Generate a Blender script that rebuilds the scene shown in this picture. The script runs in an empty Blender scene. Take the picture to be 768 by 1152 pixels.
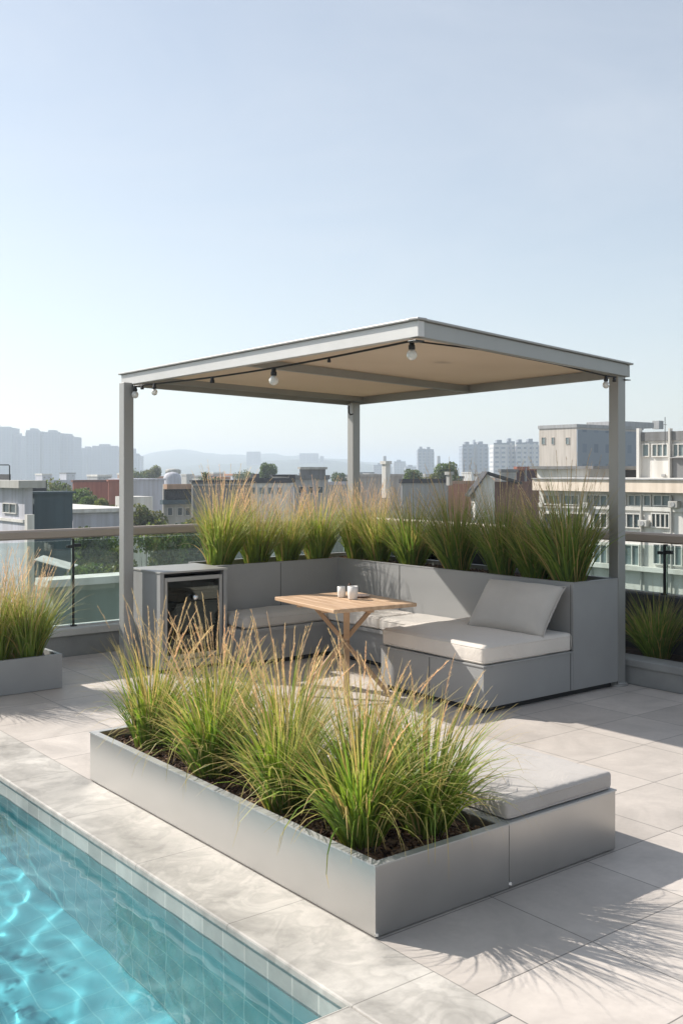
import bpy, bmesh, math, random
from mathutils import Vector, Matrix, noise
PI = math.pi
R_ = math.radians
S = bpy.context.scene
C = S.collection

# ------------------------------------------------------------------ camera, sky, sun, exposure
YAW = 38.37
F = 1144.6; HZ = 530.0; CX = 384.0; HC = 1.7
cam_d = bpy.data.cameras.new('camera'); cam = bpy.data.objects.new('camera', cam_d); C.objects.link(cam)
cam.location = (0, 0, HC); cam.rotation_euler = (PI/2, 0, -R_(YAW))
cam_d.sensor_width = 36; cam_d.lens = F/1152*36; cam_d.shift_y = -46/1152
cam_d.clip_start = 0.05; cam_d.clip_end = 12000
S.camera = cam
SUN = Vector((-0.60, 1.15, 1.0)).normalized()
EL = math.asin(SUN.z); AZ = math.atan2(SUN.x, SUN.y)
w = bpy.data.worlds.new('World'); S.world = w; w.use_nodes = True
nt = w.node_tree; bg = nt.nodes['Background']
sky = nt.nodes.new('ShaderNodeTexSky'); sky.sky_type = 'NISHITA'; sky.sun_disc = False
sky.sun_elevation = EL; sky.sun_rotation = AZ; sky.air_density = 1.1; sky.dust_density = 0.6; sky.ozone_density = 0.9; sky.altitude = 40
hsv = nt.nodes.new('ShaderNodeHueSaturation'); hsv.inputs['Saturation'].default_value = 0.72   # milky air
tnt = nt.nodes.new('ShaderNodeMixRGB'); tnt.blend_type = 'MULTIPLY'; tnt.inputs[0].default_value = 1; tnt.inputs[2].default_value = (1.0, 1.0, .98, 1)
nt.links.new(sky.outputs[0], tnt.inputs[1]); nt.links.new(tnt.outputs[0], hsv.inputs['Color']); tcw = nt.nodes.new('ShaderNodeTexCoord'); mpw = nt.nodes.new('ShaderNodeMapping'); mpw.inputs['Scale'].default_value = (1.2, 1.2, 3.6); mpw.inputs['Rotation'].default_value = (.3, .2, .6)
cn = nt.nodes.new('ShaderNodeTexNoise'); cn.inputs['Scale'].default_value = 1.7; cn.inputs['Detail'].default_value = 8; cn.inputs['Roughness'].default_value = .6; cn.inputs['Distortion'].default_value = .8
cr_ = nt.nodes.new('ShaderNodeMapRange'); cr_.inputs['From Min'].default_value = .38; cr_.inputs['From Max'].default_value = .80; cr_.inputs['To Min'].default_value = .20; cr_.inputs['To Max'].default_value = .48   # thin high veil
mxw = nt.nodes.new('ShaderNodeMixRGB'); mxw.inputs[2].default_value = (5.7, 5.95, 6.3, 1)
nt.links.new(tcw.outputs['Generated'], mpw.inputs['Vector']); nt.links.new(mpw.outputs[0], cn.inputs['Vector']); nt.links.new(cn.outputs['Fac'], cr_.inputs['Value']); nt.links.new(cr_.outputs[0], mxw.inputs[0])
nt.links.new(hsv.outputs[0], mxw.inputs[1]); nt.links.new(mxw.outputs[0], bg.inputs[0]); bg.inputs[1].default_value = 0.105
sd = bpy.data.lights.new('sun', 'SUN'); sun = bpy.data.objects.new('sun', sd); C.objects.link(sun)
sd.energy = 4.8; sd.angle = R_(0.53); sd.color = (1.0, 0.945, 0.87)
sun.rotation_euler = (-SUN).to_track_quat('-Z', 'Y').to_euler()
S.view_settings.view_transform = 'Standard'; S.view_settings.look = 'None'
S.view_settings.exposure = 0.55; S.view_settings.gamma = 1
S.render.engine = 'CYCLES'
S.cycles.use_denoising = True
try: S.cycles.denoiser = 'OPENIMAGEDENOISE'
except Exception: pass
S.cycles.max_bounces = 10; S.cycles.transparent_max_bounces = 24; S.cycles.transmission_bounces = 8
S.cycles.volume_bounces = 1; S.cycles.sample_clamp_indirect = 6; S.cycles.blur_glossy = 0.3
S.cycles.caustics_reflective = False; S.cycles.caustics_refractive = True
sd.cycles.is_caustics_light = True

# ------------------------------------------------------------------ positions read off the photograph (camera frame -> world)
cy, sy = math.cos(R_(YAW)), math.sin(R_(YAW))
def cw(x, d, z=0.0): return Vector((cy*x + sy*d, -sy*x + cy*d, z))
def at(px, d, z=0.0): return cw((px-CX)*d/F, d, z)
def zy(y, d): return HC + (HZ-y)*d/F

# ------------------------------------------------------------------ helpers
def tag(o, label=None, cat=None, group=None, kind=None):
    if label: o['label'] = label
    if cat: o['category'] = cat
    if group: o['group'] = group
    if kind: o['kind'] = kind
    return o
def empty(name, loc=(0,0,0), rz=0, label=None, cat=None, group=None):
    o = bpy.data.objects.new(name, None); C.objects.link(o); o.location = loc; o.rotation_euler = (0,0,rz)
    o.empty_display_size = .1
    return tag(o, label, cat, group)
def obj(name, bm, mat, parent=None, smooth=False):
    me = bpy.data.meshes.new(name); bm.normal_update(); bm.to_mesh(me); bm.free()
    o = bpy.data.objects.new(name, me); C.objects.link(o)
    if mat: me.materials.append(mat)
    if parent: o.parent = parent
    if smooth: me.shade_smooth()
    return o
def struct(name, bm, mat, smooth=False):
    return tag(obj(name, bm, mat, None, smooth), kind='structure')
def copy_tree(o, parent=None):
    c = o.copy(); C.objects.link(c); c.parent = parent
    for ch in list(o.children): copy_tree(ch, c)
    return c
def box(bm, a, b, bev=0.0, seg=2):
    x0,y0,z0 = a; x1,y1,z1 = b
    v = [bm.verts.new(p) for p in ((x0,y0,z0),(x1,y0,z0),(x1,y1,z0),(x0,y1,z0),(x0,y0,z1),(x1,y0,z1),(x1,y1,z1),(x0,y1,z1))]
    fs = [bm.faces.new([v[i] for i in f]) for f in ((3,2,1,0),(4,5,6,7),(0,1,5,4),(1,2,6,5),(2,3,7,6),(3,0,4,7))]
    if bev > 0:
        es = list({e for f in fs for e in f.edges})
        bmesh.ops.bevel(bm, geom=es, offset=bev, segments=seg, profile=.5, affect='EDGES')
    return bm
def nb(*boxes, bev=0.0):
    bm = bmesh.new()
    for a, b in boxes: box(bm, a, b, bev)
    return bm
def tube(bm, pts, r, n=8, caps=True):
    pts = [Vector(p) for p in pts]; rings = []
    rs = r if isinstance(r, (list, tuple)) else [r]*len(pts)
    up = None
    for i, p in enumerate(pts):
        t = (pts[min(i+1,len(pts)-1)] - pts[max(i-1,0)]).normalized()
        if up is None: up = Vector((0,0,1)) if abs(t.z) < .9 else Vector((1,0,0))
        a = t.cross(up).normalized(); b = a.cross(t).normalized(); up = b
        rings.append([bm.verts.new(p + a*math.cos(2*PI*k/n)*rs[i] + b*math.sin(2*PI*k/n)*rs[i]) for k in range(n)])
    for i in range(len(rings)-1):
        for k in range(n):
            bm.faces.new((rings[i][k], rings[i][(k+1)%n], rings[i+1][(k+1)%n], rings[i+1][k]))
    if caps:
        bm.faces.new(rings[0][::-1]); bm.faces.new(rings[-1])
    return bm
def beam(bm, p, q, w_, h, lift=0.0, bev=.003):
    """square bar from p to q (axis), width w_, height h (up)"""
    p = Vector(p); q = Vector(q); t = (q-p); L = t.length; t.normalize()
    s = t.cross(Vector((0,0,1)))
    if s.length < 1e-4: s = Vector((1,0,0))
    s.normalize(); u = s.cross(t).normalized()
    M = Matrix((( t.x,s.x,u.x,p.x),(t.y,s.y,u.y,p.y),(t.z,s.z,u.z,p.z),(0,0,0,1)))
    b2 = bmesh.new(); box(b2, (0,-w_/2,-h/2+lift), (L,w_/2,h/2+lift), bev)
    b2.transform(M); me = bpy.data.meshes.new('t'); b2.to_mesh(me); b2.free(); bm.from_mesh(me); bpy.data.meshes.remove(me)
    return bm
def lathe(bm, prof, n=24, c=(0,0,0)):
    rings = []
    for r, z in prof:
        if r < 1e-5: rings.append([bm.verts.new((c[0],c[1],c[2]+z))])
        else: rings.append([bm.verts.new((c[0]+r*math.cos(2*PI*k/n), c[1]+r*math.sin(2*PI*k/n), c[2]+z)) for k in range(n)])
    for i in range(len(rings)-1):
        A, B = rings[i], rings[i+1]
        for k in range(n):
            k2 = (k+1)%n
            if len(A)==1 and len(B)==1: continue
            if len(A)==1: bm.faces.new((A[0],B[k2],B[k]))
            elif len(B)==1: bm.faces.new((A[k],A[k2],B[0]))
            else: bm.faces.new((A[k],A[k2],B[k2],B[k]))
    return bm
def cushion_bm(hx, hy, hz, r, puff=.012, wr=.004, seed=0, step=.03):
    """soft rounded box centred on the origin with crown, sag and creases"""
    def ax(h):
        n = max(4, int(2*(h-r)/step)); inner = [-(h-r) + 2*(h-r)*i/n for i in range(n+1)]
        e = [r*(1-math.cos(PI/2*i/4)) for i in range(4)]
        return [-h + v for v in e] + inner + [h - v for v in e[::-1]]
    X, Y, Z = ax(hx), ax(hy), ax(hz)
    bm = bmesh.new(); V = {}
    def vert(i,j,k):
        key = (i,j,k)
        if key in V: return V[key]
        p = Vector((X[i],Y[j],Z[k])); q = Vector((max(-hx+r,min(hx-r,p.x)), max(-hy+r,min(hy-r,p.y)), max(-hz+r,min(hz-r,p.z))))
        d = p-q
        if d.length > 1e-6: d.normalize()
        p = q + d*r
        u, v_ = p.x/hx, p.y/hy
        fx = max(0,(1-u*u))*max(0,(1-v_*v_))
        p.z += (puff*fx**.5 if p.z > 0 else -puff*.2*fx) * (abs(p.z)/hz)
        n3 = noise.noise_vector(Vector((p.x*7+seed*3.1, p.y*7, p.z*5)))*wr + noise.noise_vector(Vector((p.x*2.5+seed, p.y*2.5, p.z*2)))*wr*1.6
        e = 1-.5*(abs(u)**6)
        p += n3*e
        # puckers along the edges
        ed = max(abs(u),abs(v_))
        if ed > .9: p.z += .0022*math.sin((p.x+p.y)*95+seed*2+3*noise.noise(Vector((p.x*9,p.y*9,seed))))*(ed-.9)*10*(1 if p.z>0 else .4)
        V[key] = bm.verts.new(p); return V[key]
    nx, ny, nz = len(X)-1, len(Y)-1, len(Z)-1
    for i in range(nx):
        for j in range(ny):
            bm.faces.new((vert(i,j,nz),vert(i+1,j,nz),vert(i+1,j+1,nz),vert(i,j+1,nz)))
            bm.faces.new((vert(i,j+1,0),vert(i+1,j+1,0),vert(i+1,j,0),vert(i,j,0)))
    for i in range(nx):
        for k in range(nz):
            bm.faces.new((vert(i,0,k),vert(i+1,0,k),vert(i+1,0,k+1),vert(i,0,k+1)))
            bm.faces.new((vert(i,ny,k+1),vert(i+1,ny,k+1),vert(i+1,ny,k),vert(i,ny,k)))
    for j in range(ny):
        for k in range(nz):
            bm.faces.new((vert(0,j,k+1),vert(0,j+1,k+1),vert(0,j+1,k),vert(0,j,k)))
            bm.faces.new((vert(nx,j,k),vert(nx,j+1,k),vert(nx,j+1,k+1),vert(nx,j,k+1)))
    return bm

# ------------------------------------------------------------------ materials
def nodes(name):
    m = bpy.data.materials.new(name); m.use_nodes = True
    t = m.node_tree; b = t.nodes['Principled BSDF']
    return m, t, b
def N(t, kind, **kw):
    n = t.nodes.new(kind)
    for k, v in kw.items(): setattr(n, k, v)
    return n
def mapping(t, scale=(1,1,1), rot=(0,0,0), loc=(0,0,0)):
    tc = N(t,'ShaderNodeTexCoord'); mp = N(t,'ShaderNodeMapping')
    mp.inputs['Scale'].default_value = scale; mp.inputs['Rotation'].default_value = rot; mp.inputs['Location'].default_value = loc
    t.links.new(tc.outputs['Object'], mp.inputs['Vector']); return mp
def ramp(t, src, stops):
    r = N(t,'ShaderNodeValToRGB'); e = r.color_ramp.elements
    e[0].position, e[0].color = stops[0][0], (*stops[0][1],1)
    e[1].position, e[1].color = stops[1][0], (*stops[1][1],1)
    for p, c in stops[2:]:
        k = e.new(p); k.color = (*c,1)
    t.links.new(src, r.inputs[0]); return r
def sc(c, f): return tuple(min(1,max(0,v*f)) for v in c)
def plain(name, col, rough=.6, metal=0.0, var=.12, scale=3.0, bump=.0, bscale=60, stretch=(1,1,1), spec=.5, detail=5):
    m, t, b = nodes(name)
    mp = mapping(t, stretch)
    n = N(t,'ShaderNodeTexNoise'); n.inputs['Scale'].default_value = scale; n.inputs['Detail'].default_value = detail; n.inputs['Roughness'].default_value = .6
    t.links.new(mp.outputs[0], n.inputs['Vector'])
    r = ramp(t, n.outputs['Fac'], [(.3, sc(col,1-var)), (.7, sc(col,1+var))])
    t.links.new(r.outputs[0], b.inputs['Base Color'])
    b.inputs['Roughness'].default_value = rough; b.inputs['Metallic'].default_value = metal
    b.inputs['Specular IOR Level'].default_value = spec
    rr = N(t,'ShaderNodeMapRange'); rr.inputs['To Min'].default_value = max(.02,rough-.08); rr.inputs['To Max'].default_value = min(1,rough+.08)
    t.links.new(n.outputs['Fac'], rr.inputs['Value']); t.links.new(rr.outputs[0], b.inputs['Roughness'])
    if bump:
        n2 = N(t,'ShaderNodeTexNoise'); n2.inputs['Scale'].default_value = bscale; n2.inputs['Detail'].default_value = 3
        t.links.new(mp.outputs[0], n2.inputs['Vector'])
        bp = N(t,'ShaderNodeBump'); bp.inputs['Strength'].default_value = bump; bp.inputs['Distance'].default_value = .01
        t.links.new(n2.outputs['Fac'], bp.inputs['Height']); t.links.new(bp.outputs[0], b.inputs['Normal'])
    return m

def tile_mat(name, col, mortar, tw, th, loc=(0,0,0), rot=(0,0,0), msize=.004, rough=.55, var=.10, offset=0.0, swz=None, tilevar=.05, bump=.3, spec=.4, mott=1.0):
    m, t, b = nodes(name)
    tc = N(t,'ShaderNodeTexCoord'); src = tc.outputs['Object']
    if swz:
        sp = N(t,'ShaderNodeSeparateXYZ'); cb = N(t,'ShaderNodeCombineXYZ'); t.links.new(src, sp.inputs[0])
        for i, a in enumerate(swz):
            if a is not None: t.links.new(sp.outputs[a], cb.inputs[i])
        src = cb.outputs[0]
    mp = N(t,'ShaderNodeMapping'); mp.inputs['Location'].default_value = loc; mp.inputs['Rotation'].default_value = rot
    t.links.new(src, mp.inputs['Vector'])
    br = N(t,'ShaderNodeTexBrick'); br.offset = offset; br.squash = 1; br.inputs['Scale'].default_value = 1
    br.inputs['Brick Width'].default_value = tw; br.inputs['Row Height'].default_value = th
    br.inputs['Mortar Size'].default_value = msize; br.inputs['Mortar Smooth'].default_value = .2; br.inputs['Bias'].default_value = 0
    br.inputs['Color1'].default_value = (*sc(col,1-tilevar),1); br.inputs['Color2'].default_value = (*sc(col,1+tilevar),1); br.inputs['Mortar'].default_value = (*mortar,1)
    t.links.new(mp.outputs[0], br.inputs['Vector'])
    n = N(t,'ShaderNodeTexNoise'); n.inputs['Scale'].default_value = 2.2; n.inputs['Detail'].default_value = 8; n.inputs['Roughness'].default_value = .62; n.inputs['Distortion'].default_value = .6
    t.links.new(tc.outputs['Object'], n.inputs['Vector'])
    n3 = N(t,'ShaderNodeTexNoise'); n3.inputs['Scale'].default_value = 38; n3.inputs['Detail'].default_value = 4
    t.links.new(tc.outputs['Object'], n3.inputs['Vector'])
    r = ramp(t, n.outputs['Fac'], [(.28,(1-var*mott,)*3),(.72,(1+var*.5,)*3)])
    r3 = ramp(t, n3.outputs['Fac'], [(.3,(.94,)*3),(.7,(1.0,)*3)])
    mx = N(t,'ShaderNodeMixRGB', blend_type='MULTIPLY'); mx.inputs[0].default_value = 1
    t.links.new(br.outputs['Color'], mx.inputs[1]); t.links.new(r.outputs[0], mx.inputs[2])
    m2 = N(t,'ShaderNodeMixRGB', blend_type='MULTIPLY'); m2.inputs[0].default_value = 1
    t.links.new(mx.outputs[0], m2.inputs[1]); t.links.new(r3.outputs[0], m2.inputs[2])
    t.links.new(m2.outputs[0], b.inputs['Base Color'])
    rr = N(t,'ShaderNodeMapRange'); rr.inputs['To Min'].default_value = rough-.12; rr.inputs['To Max'].default_value = rough+.12
    t.links.new(n.outputs['Fac'], rr.inputs['Value']); t.links.new(rr.outputs[0], b.inputs['Roughness'])
    b.inputs['Specular IOR Level'].default_value = spec
    inv = N(t,'ShaderNodeMath', operation='SUBTRACT'); inv.inputs[0].default_value = 1; t.links.new(br.outputs['Fac'], inv.inputs[1])
    ad = N(t,'ShaderNodeMath', operation='MULTIPLY_ADD'); ad.inputs[1].default_value = .12; t.links.new(n3.outputs['Fac'], ad.inputs[0]); t.links.new(inv.outputs[0], ad.inputs[2])
    bp = N(t,'ShaderNodeBump'); bp.inputs['Strength'].default_value = bump; bp.inputs['Distance'].default_value = .004
    t.links.new(ad.outputs[0], bp.inputs['Height']); t.links.new(bp.outputs[0], b.inputs['Normal'])
    return m

M = {}
M['floor'] = tile_mat('stone_tiles', (.555,.50,.45), (.22,.20,.18), .60, .49, loc=(-2.39,-2.81,0), msize=.003, rough=.55, var=.22, tilevar=.10)
M['coping'] = tile_mat('coping_stone', (.56,.525,.475), (.33,.31,.28), .74, 5.0, loc=(-2.51,1.3,0), swz=(1,0,None), msize=.003, rough=.5, var=.50, tilevar=.05)
M['copedge'] = tile_mat('waterline_tiles', (.42,.43,.40), (.58,.57,.52), .15, .4, loc=(0,.2,0), swz=(1,2,None), msize=.004, rough=.35, var=.35, tilevar=.14)
M['pooltile'] = tile_mat('pool_wall_tiles', (.17,.46,.49), (.42,.66,.66), .15, .15, loc=(0,.10,0), swz=(1,2,None), msize=.005, rough=.25, var=.12, tilevar=.12)
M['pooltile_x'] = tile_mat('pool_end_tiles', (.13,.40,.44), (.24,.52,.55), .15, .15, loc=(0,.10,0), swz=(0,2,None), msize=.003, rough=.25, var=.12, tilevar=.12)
M['poolfloor'] = tile_mat('pool_floor_tiles', (.12,.46,.53), (.19,.55,.60), .15, .15, msize=.003, rough=.3, var=.08, tilevar=.05)

def patchy(m, strength, scale=3.2):
    t = m.node_tree; b = t.nodes['Principled BSDF']; src = b.inputs['Base Color'].links[0].from_socket
    tc = N(t,'ShaderNodeTexCoord'); n = N(t,'ShaderNodeTexNoise'); n.inputs['Scale'].default_value = scale; n.inputs['Detail'].default_value = 5; n.inputs['Roughness'].default_value = .55; n.inputs['Distortion'].default_value = 1.8
    t.links.new(tc.outputs['Object'], n.inputs['Vector']); r = ramp(t, n.outputs['Fac'], [(.46,(1,1,1)),(.56,(1-strength,)*3),(.66,(1-strength*.5,)*3)])
    mx = N(t,'ShaderNodeMixRGB', blend_type='MULTIPLY'); mx.inputs[0].default_value = 1; t.links.new(src, mx.inputs[1]); t.links.new(r.outputs[0], mx.inputs[2]); t.links.new(mx.outputs[0], b.inputs['Base Color'])
patchy(M['coping'], .19, 4.5); patchy(M['floor'], .05, 2.2)
def brushed(name, col, rough, metal, axis, var=.05, bands=.06, spec=.5):
    m, t, b = nodes(name)
    s = [1.2,1.2,1.2]; s[axis] = .25
    s2 = [1,1,1]
    mp = mapping(t, (1,1,1))
    n = N(t,'ShaderNodeTexNoise'); n.inputs['Scale'].default_value = 2.3; n.inputs['Detail'].default_value = 6; n.inputs['Roughness'].default_value = .65
    mpl = mapping(t, tuple(s)); t.links.new(mpl.outputs[0], n.inputs['Vector'])
    st = [61.3,61.3,61.3]; st[axis] = 1.7
    mps = mapping(t, tuple(st)); n2 = N(t,'ShaderNodeTexNoise'); n2.inputs['Scale'].default_value = 1; n2.inputs['Detail'].default_value = 2
    t.links.new(mps.outputs[0], n2.inputs['Vector'])
    r = ramp(t, n.outputs['Fac'], [(.3, sc(col,1-var)), (.7, sc(col,1+var))])
    t.links.new(r.outputs[0], b.inputs['Base Color']); b.inputs['Metallic'].default_value = metal
    b.inputs['Specular IOR Level'].default_value = spec
    rr = N(t,'ShaderNodeMapRange'); rr.inputs['To Min'].default_value = rough-bands; rr.inputs['To Max'].default_value = rough+bands
    t.links.new(n.outputs['Fac'], rr.inputs['Value']); t.links.new(rr.outputs[0], b.inputs['Roughness'])
    bp = N(t,'ShaderNodeBump'); bp.inputs['Strength'].default_value = .04; bp.inputs['Distance'].default_value = .001
    t.links.new(n2.outputs['Fac'], bp.inputs['Height'])
    n4 = N(t,'ShaderNodeTexNoise'); n4.inputs['Scale'].default_value = 1.6; t.links.new(mp.outputs[0], n4.inputs['Vector'])
    bp2 = N(t,'ShaderNodeBump'); bp2.inputs['Strength'].default_value = .14; bp2.inputs['Distance'].default_value = .02
    t.links.new(n4.outputs['Fac'], bp2.inputs['Height']); t.links.new(bp.outputs[0], bp2.inputs['Normal'])
    t.links.new(bp2.outputs[0], b.inputs['Normal'])
    return m
M['steel'] = brushed('brushed_planter_steel', (.44,.43,.415), .31, .88, 1, bands=.05, var=.06)
M['rim'] = plain('planter_rim_metal', (.46,.46,.45), .5, .4, .12, 6)
M['greymetal'] = brushed('grey_powder_coat', (.30,.30,.295), .5, .05, 1, var=.06)
M['pergola'] = brushed('pergola_aluminium', (.36,.355,.34), .45, .45, 2, var=.06)
M['white_alu'] = plain('pale_aluminium', (.58,.57,.55), .45, .2, .05)  # pale metal; on the left roof beam it also carries the sunlight
M['darkmetal'] = plain('dark_metal', (.035,.038,.04), .4, .6, .2)
M['black'] = plain('black_plastic', (.012,.012,.013), .45, 0, .2)
M['chrome'] = plain('polished_steel', (.7,.7,.7), .18, 1, .05)
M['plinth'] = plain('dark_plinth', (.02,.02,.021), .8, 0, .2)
M['soil'] = plain('potting_soil', (.035,.022,.014), .95, 0, .5, 25, .8, 40)
M['curb'] = plain('painted_curb', (.30,.30,.29), .75, 0, .12, 5, .25, 80)
M['curbtop'] = plain('pale_stone_cap', (.60,.585,.55), .6, 0, .1, 6, .2, 90)
M['darkwall'] = plain('dark_parapet', (.05,.052,.055), .7, 0, .2, 4, .2, 60)
M['rail'] = plain('handrail_bronze', (.40,.335,.28), .5, .08, .08, 4, stretch=(.4,.4,1))

def fabric(name, col):
    m, t, b = nodes(name); mp = mapping(t)
    n = N(t,'ShaderNodeTexNoise'); n.inputs['Scale'].default_value = 3; n.inputs['Detail'].default_value = 6; t.links.new(mp.outputs[0], n.inputs['Vector'])
    wv = N(t,'ShaderNodeTexNoise'); wv.inputs['Scale'].default_value = 420; wv.inputs['Detail'].default_value = 2; t.links.new(mp.outputs[0], wv.inputs['Vector'])
    r = ramp(t, n.outputs['Fac'], [(.3, sc(col,.93)),(.7, sc(col,1.05))])
    r2 = ramp(t, wv.outputs['Fac'], [(.3,(.86,)*3),(.7,(1,)*3)])
    mx = N(t,'ShaderNodeMixRGB', blend_type='MULTIPLY'); mx.inputs[0].default_value = 1
    t.links.new(r.outputs[0], mx.inputs[1]); t.links.new(r2.outputs[0], mx.inputs[2]); t.links.new(mx.outputs[0], b.inputs['Base Color'])
    b.inputs['Roughness'].default_value = .92; b.inputs['Specular IOR Level'].default_value = .15; b.inputs['Sheen Weight'].default_value = .25
    bp = N(t,'ShaderNodeBump'); bp.inputs['Strength'].default_value = .35; bp.inputs['Distance'].default_value = .002; t.links.new(wv.outputs['Fac'], bp.inputs['Height'])
    n2 = N(t,'ShaderNodeTexNoise'); n2.inputs['Scale'].default_value = 9; n2.inputs['Detail'].default_value = 3; n2.inputs['Distortion'].default_value = 1.2; t.links.new(mp.outputs[0], n2.inputs['Vector'])
    bp2 = N(t,'ShaderNodeBump'); bp2.inputs['Strength'].default_value = .5; bp2.inputs['Distance'].default_value = .012; t.links.new(n2.outputs['Fac'], bp2.inputs['Height']); t.links.new(bp.outputs[0], bp2.inputs['Normal'])
    t.links.new(bp2.outputs[0], b.inputs['Normal'])
    return m
M['cushion'] = fabric('cushion_canvas', (.74,.68,.61))
M['bench_cushion'] = fabric('bench_canvas', (.45,.415,.385))
M['cushion_grey'] = fabric('cushion_canvas_grey', (.54,.505,.46))  # grey canvas; also carries the shade on the middle seat cushion

def canopy_mat():
    m, t, b = nodes('canopy_fabric'); out = t.nodes['Material Output']; mp = mapping(t)
    n = N(t,'ShaderNodeTexNoise'); n.inputs['Scale'].default_value = 1.6; n.inputs['Detail'].default_value = 6; t.links.new(mp.outputs[0], n.inputs['Vector'])
    r = ramp(t, n.outputs['Fac'], [(.3,(.60,.51,.41)),(.7,(.67,.58,.475))])
    t.links.new(r.outputs[0], b.inputs['Base Color']); b.inputs['Roughness'].default_value = .85
    tr = N(t,'ShaderNodeBsdfTranslucent'); tr.inputs[0].default_value = (.68,.58,.46,1)
    mx = N(t,'ShaderNodeMixShader'); mx.inputs[0].default_value = .30
    t.links.new(b.outputs[0], mx.inputs[1]); t.links.new(tr.outputs[0], mx.inputs[2]); t.links.new(mx.outputs[0], out.inputs[0])
    return m
M['canopy'] = canopy_mat()

def glass_mat(name, tint, refl=1.0, rough=0.0):
    m, t, b = nodes(name); t.nodes.remove(b); out = t.nodes['Material Output']
    tr = N(t,'ShaderNodeBsdfTransparent'); tr.inputs[0].default_value = (*tint,1)
    gl = N(t,'ShaderNodeBsdfGlossy'); gl.inputs['Roughness'].default_value = rough; gl.inputs[0].default_value = (.9,1,.97,1)
    fr = N(t,'ShaderNodeFresnel'); fr.inputs[0].default_value = 1.5
    ml = N(t,'ShaderNodeMath', operation='MULTIPLY'); ml.inputs[1].default_value = refl; t.links.new(fr.outputs[0], ml.inputs[0])
    mx = N(t,'ShaderNodeMixShader'); t.links.new(ml.outputs[0], mx.inputs[0]); t.links.new(tr.outputs[0], mx.inputs[1]); t.links.new(gl.outputs[0], mx.inputs[2])
    t.links.new(mx.outputs[0], out.inputs[0]); return m
M['glass'] = glass_mat('green_tinted_glass', (.87,.93,.91), 1.2)
M['doorglass'] = glass_mat('dark_door_glass', (.35,.36,.36), 1.2)
M['bulb'] = None

def leaf_mat(name):
    m, t, b = nodes(name); out = t.nodes['Material Output']
    at_ = N(t,'ShaderNodeAttribute'); at_.attribute_name = 'Col'
    t.links.new(at_.outputs['Color'], b.inputs['Base Color']); b.inputs['Roughness'].default_value = .5; b.inputs['Specular IOR Level'].default_value = .35
    tr = N(t,'ShaderNodeBsdfTranslucent')
    hs = N(t,'ShaderNodeHueSaturation'); hs.inputs['Value'].default_value = 1.35; hs.inputs['Saturation'].default_value = 1.1
    t.links.new(at_.outputs['Color'], hs.inputs['Color']); t.links.new(hs.outputs[0], tr.inputs[0])
    mx = N(t,'ShaderNodeMixShader'); mx.inputs[0].default_value = .42
    t.links.new(b.outputs[0], mx.inputs[1]); t.links.new(tr.outputs[0], mx.inputs[2]); t.links.new(mx.outputs[0], out.inputs[0]); return m
M['blade'] = leaf_mat('grass_blade'); M['leaf'] = leaf_mat('tree_leaf')
M['bark'] = plain('bark', (.09,.07,.05), .9, 0, .3, 8, .5, 30)

def teak():
    m, t, b = nodes('teak_wood'); mp = mapping(t, (14,1.2,14))
    n = N(t,'ShaderNodeTexNoise'); n.inputs['Scale'].default_value = 2.2; n.inputs['Detail'].default_value = 7; n.inputs['Distortion'].default_value = .8
    t.links.new(mp.outputs[0], n.inputs['Vector'])
    r = ramp(t, n.outputs['Fac'], [(.25,(.40,.25,.145)),(.75,(.60,.41,.26)),(.5,(.50,.33,.20))])
    t.links.new(r.outputs[0], b.inputs['Base Color']); b.inputs['Roughness'].default_value = .5
    bp = N(t,'ShaderNodeBump'); bp.inputs['Strength'].default_value = .2; bp.inputs['Distance'].default_value = .002; t.links.new(n.outputs['Fac'], bp.inputs['Height']); t.links.new(bp.outputs[0], b.inputs['Normal'])
    return m
M['teak'] = teak(); M['teak_dark'] = plain('oiled_teak', (.37,.235,.135), .5, 0, .2, 6, stretch=(1,1,.2))
M['ceramic'] = plain('white_ceramic', (.78,.76,.72), .25, 0, .03)
M['pinkplate'] = plain('pale_clay', (.66,.50,.42), .4, 0, .05)

def water_mat():
    m, t, b = nodes('pool_water')
    b.inputs['Base Color'].default_value = (.80,.97,.98,1); b.inputs['Roughness'].default_value = 0.0
    b.inputs['IOR'].default_value = 1.33; b.inputs['Transmission Weight'].default_value = 1
    return m
M['water'] = water_mat()

# ------------------------------------------------------------------ the setting: ground, terrace, pool
GZ = -16.0
def ground_mat():
    m, t, b = nodes('city_ground'); mp = mapping(t)
    n = N(t,'ShaderNodeTexNoise'); n.inputs['Scale'].default_value = .018; n.inputs['Detail'].default_value = 7; n.inputs['Roughness'].default_value = .6; t.links.new(mp.outputs[0], n.inputs['Vector'])
    r = ramp(t, n.outputs['Fac'], [(.40,(.06,.085,.035)),(.60,(.20,.195,.18)),(.50,(.12,.13,.08))])
    n2 = N(t,'ShaderNodeTexNoise'); n2.inputs['Scale'].default_value = .6; n2.inputs['Detail'].default_value = 6; t.links.new(mp.outputs[0], n2.inputs['Vector'])
    r2 = ramp(t, n2.outputs['Fac'], [(.3,(.6,)*3),(.7,(1.1,)*3)])
    mx = N(t,'ShaderNodeMixRGB', blend_type='MULTIPLY'); mx.inputs[0].default_value = 1
    t.links.new(r.outputs[0], mx.inputs[1]); t.links.new(r2.outputs[0], mx.inputs[2]); t.links.new(mx.outputs[0], b.inputs['Base Color'])
    b.inputs['Roughness'].default_value = .95; return m
bm = bmesh.new(); bmesh.ops.create_grid(bm, x_segments=8, y_segments=8, size=4600)
bm.transform(Matrix.Translation((0,0,GZ))); struct('ground', bm, ground_mat())

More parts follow.
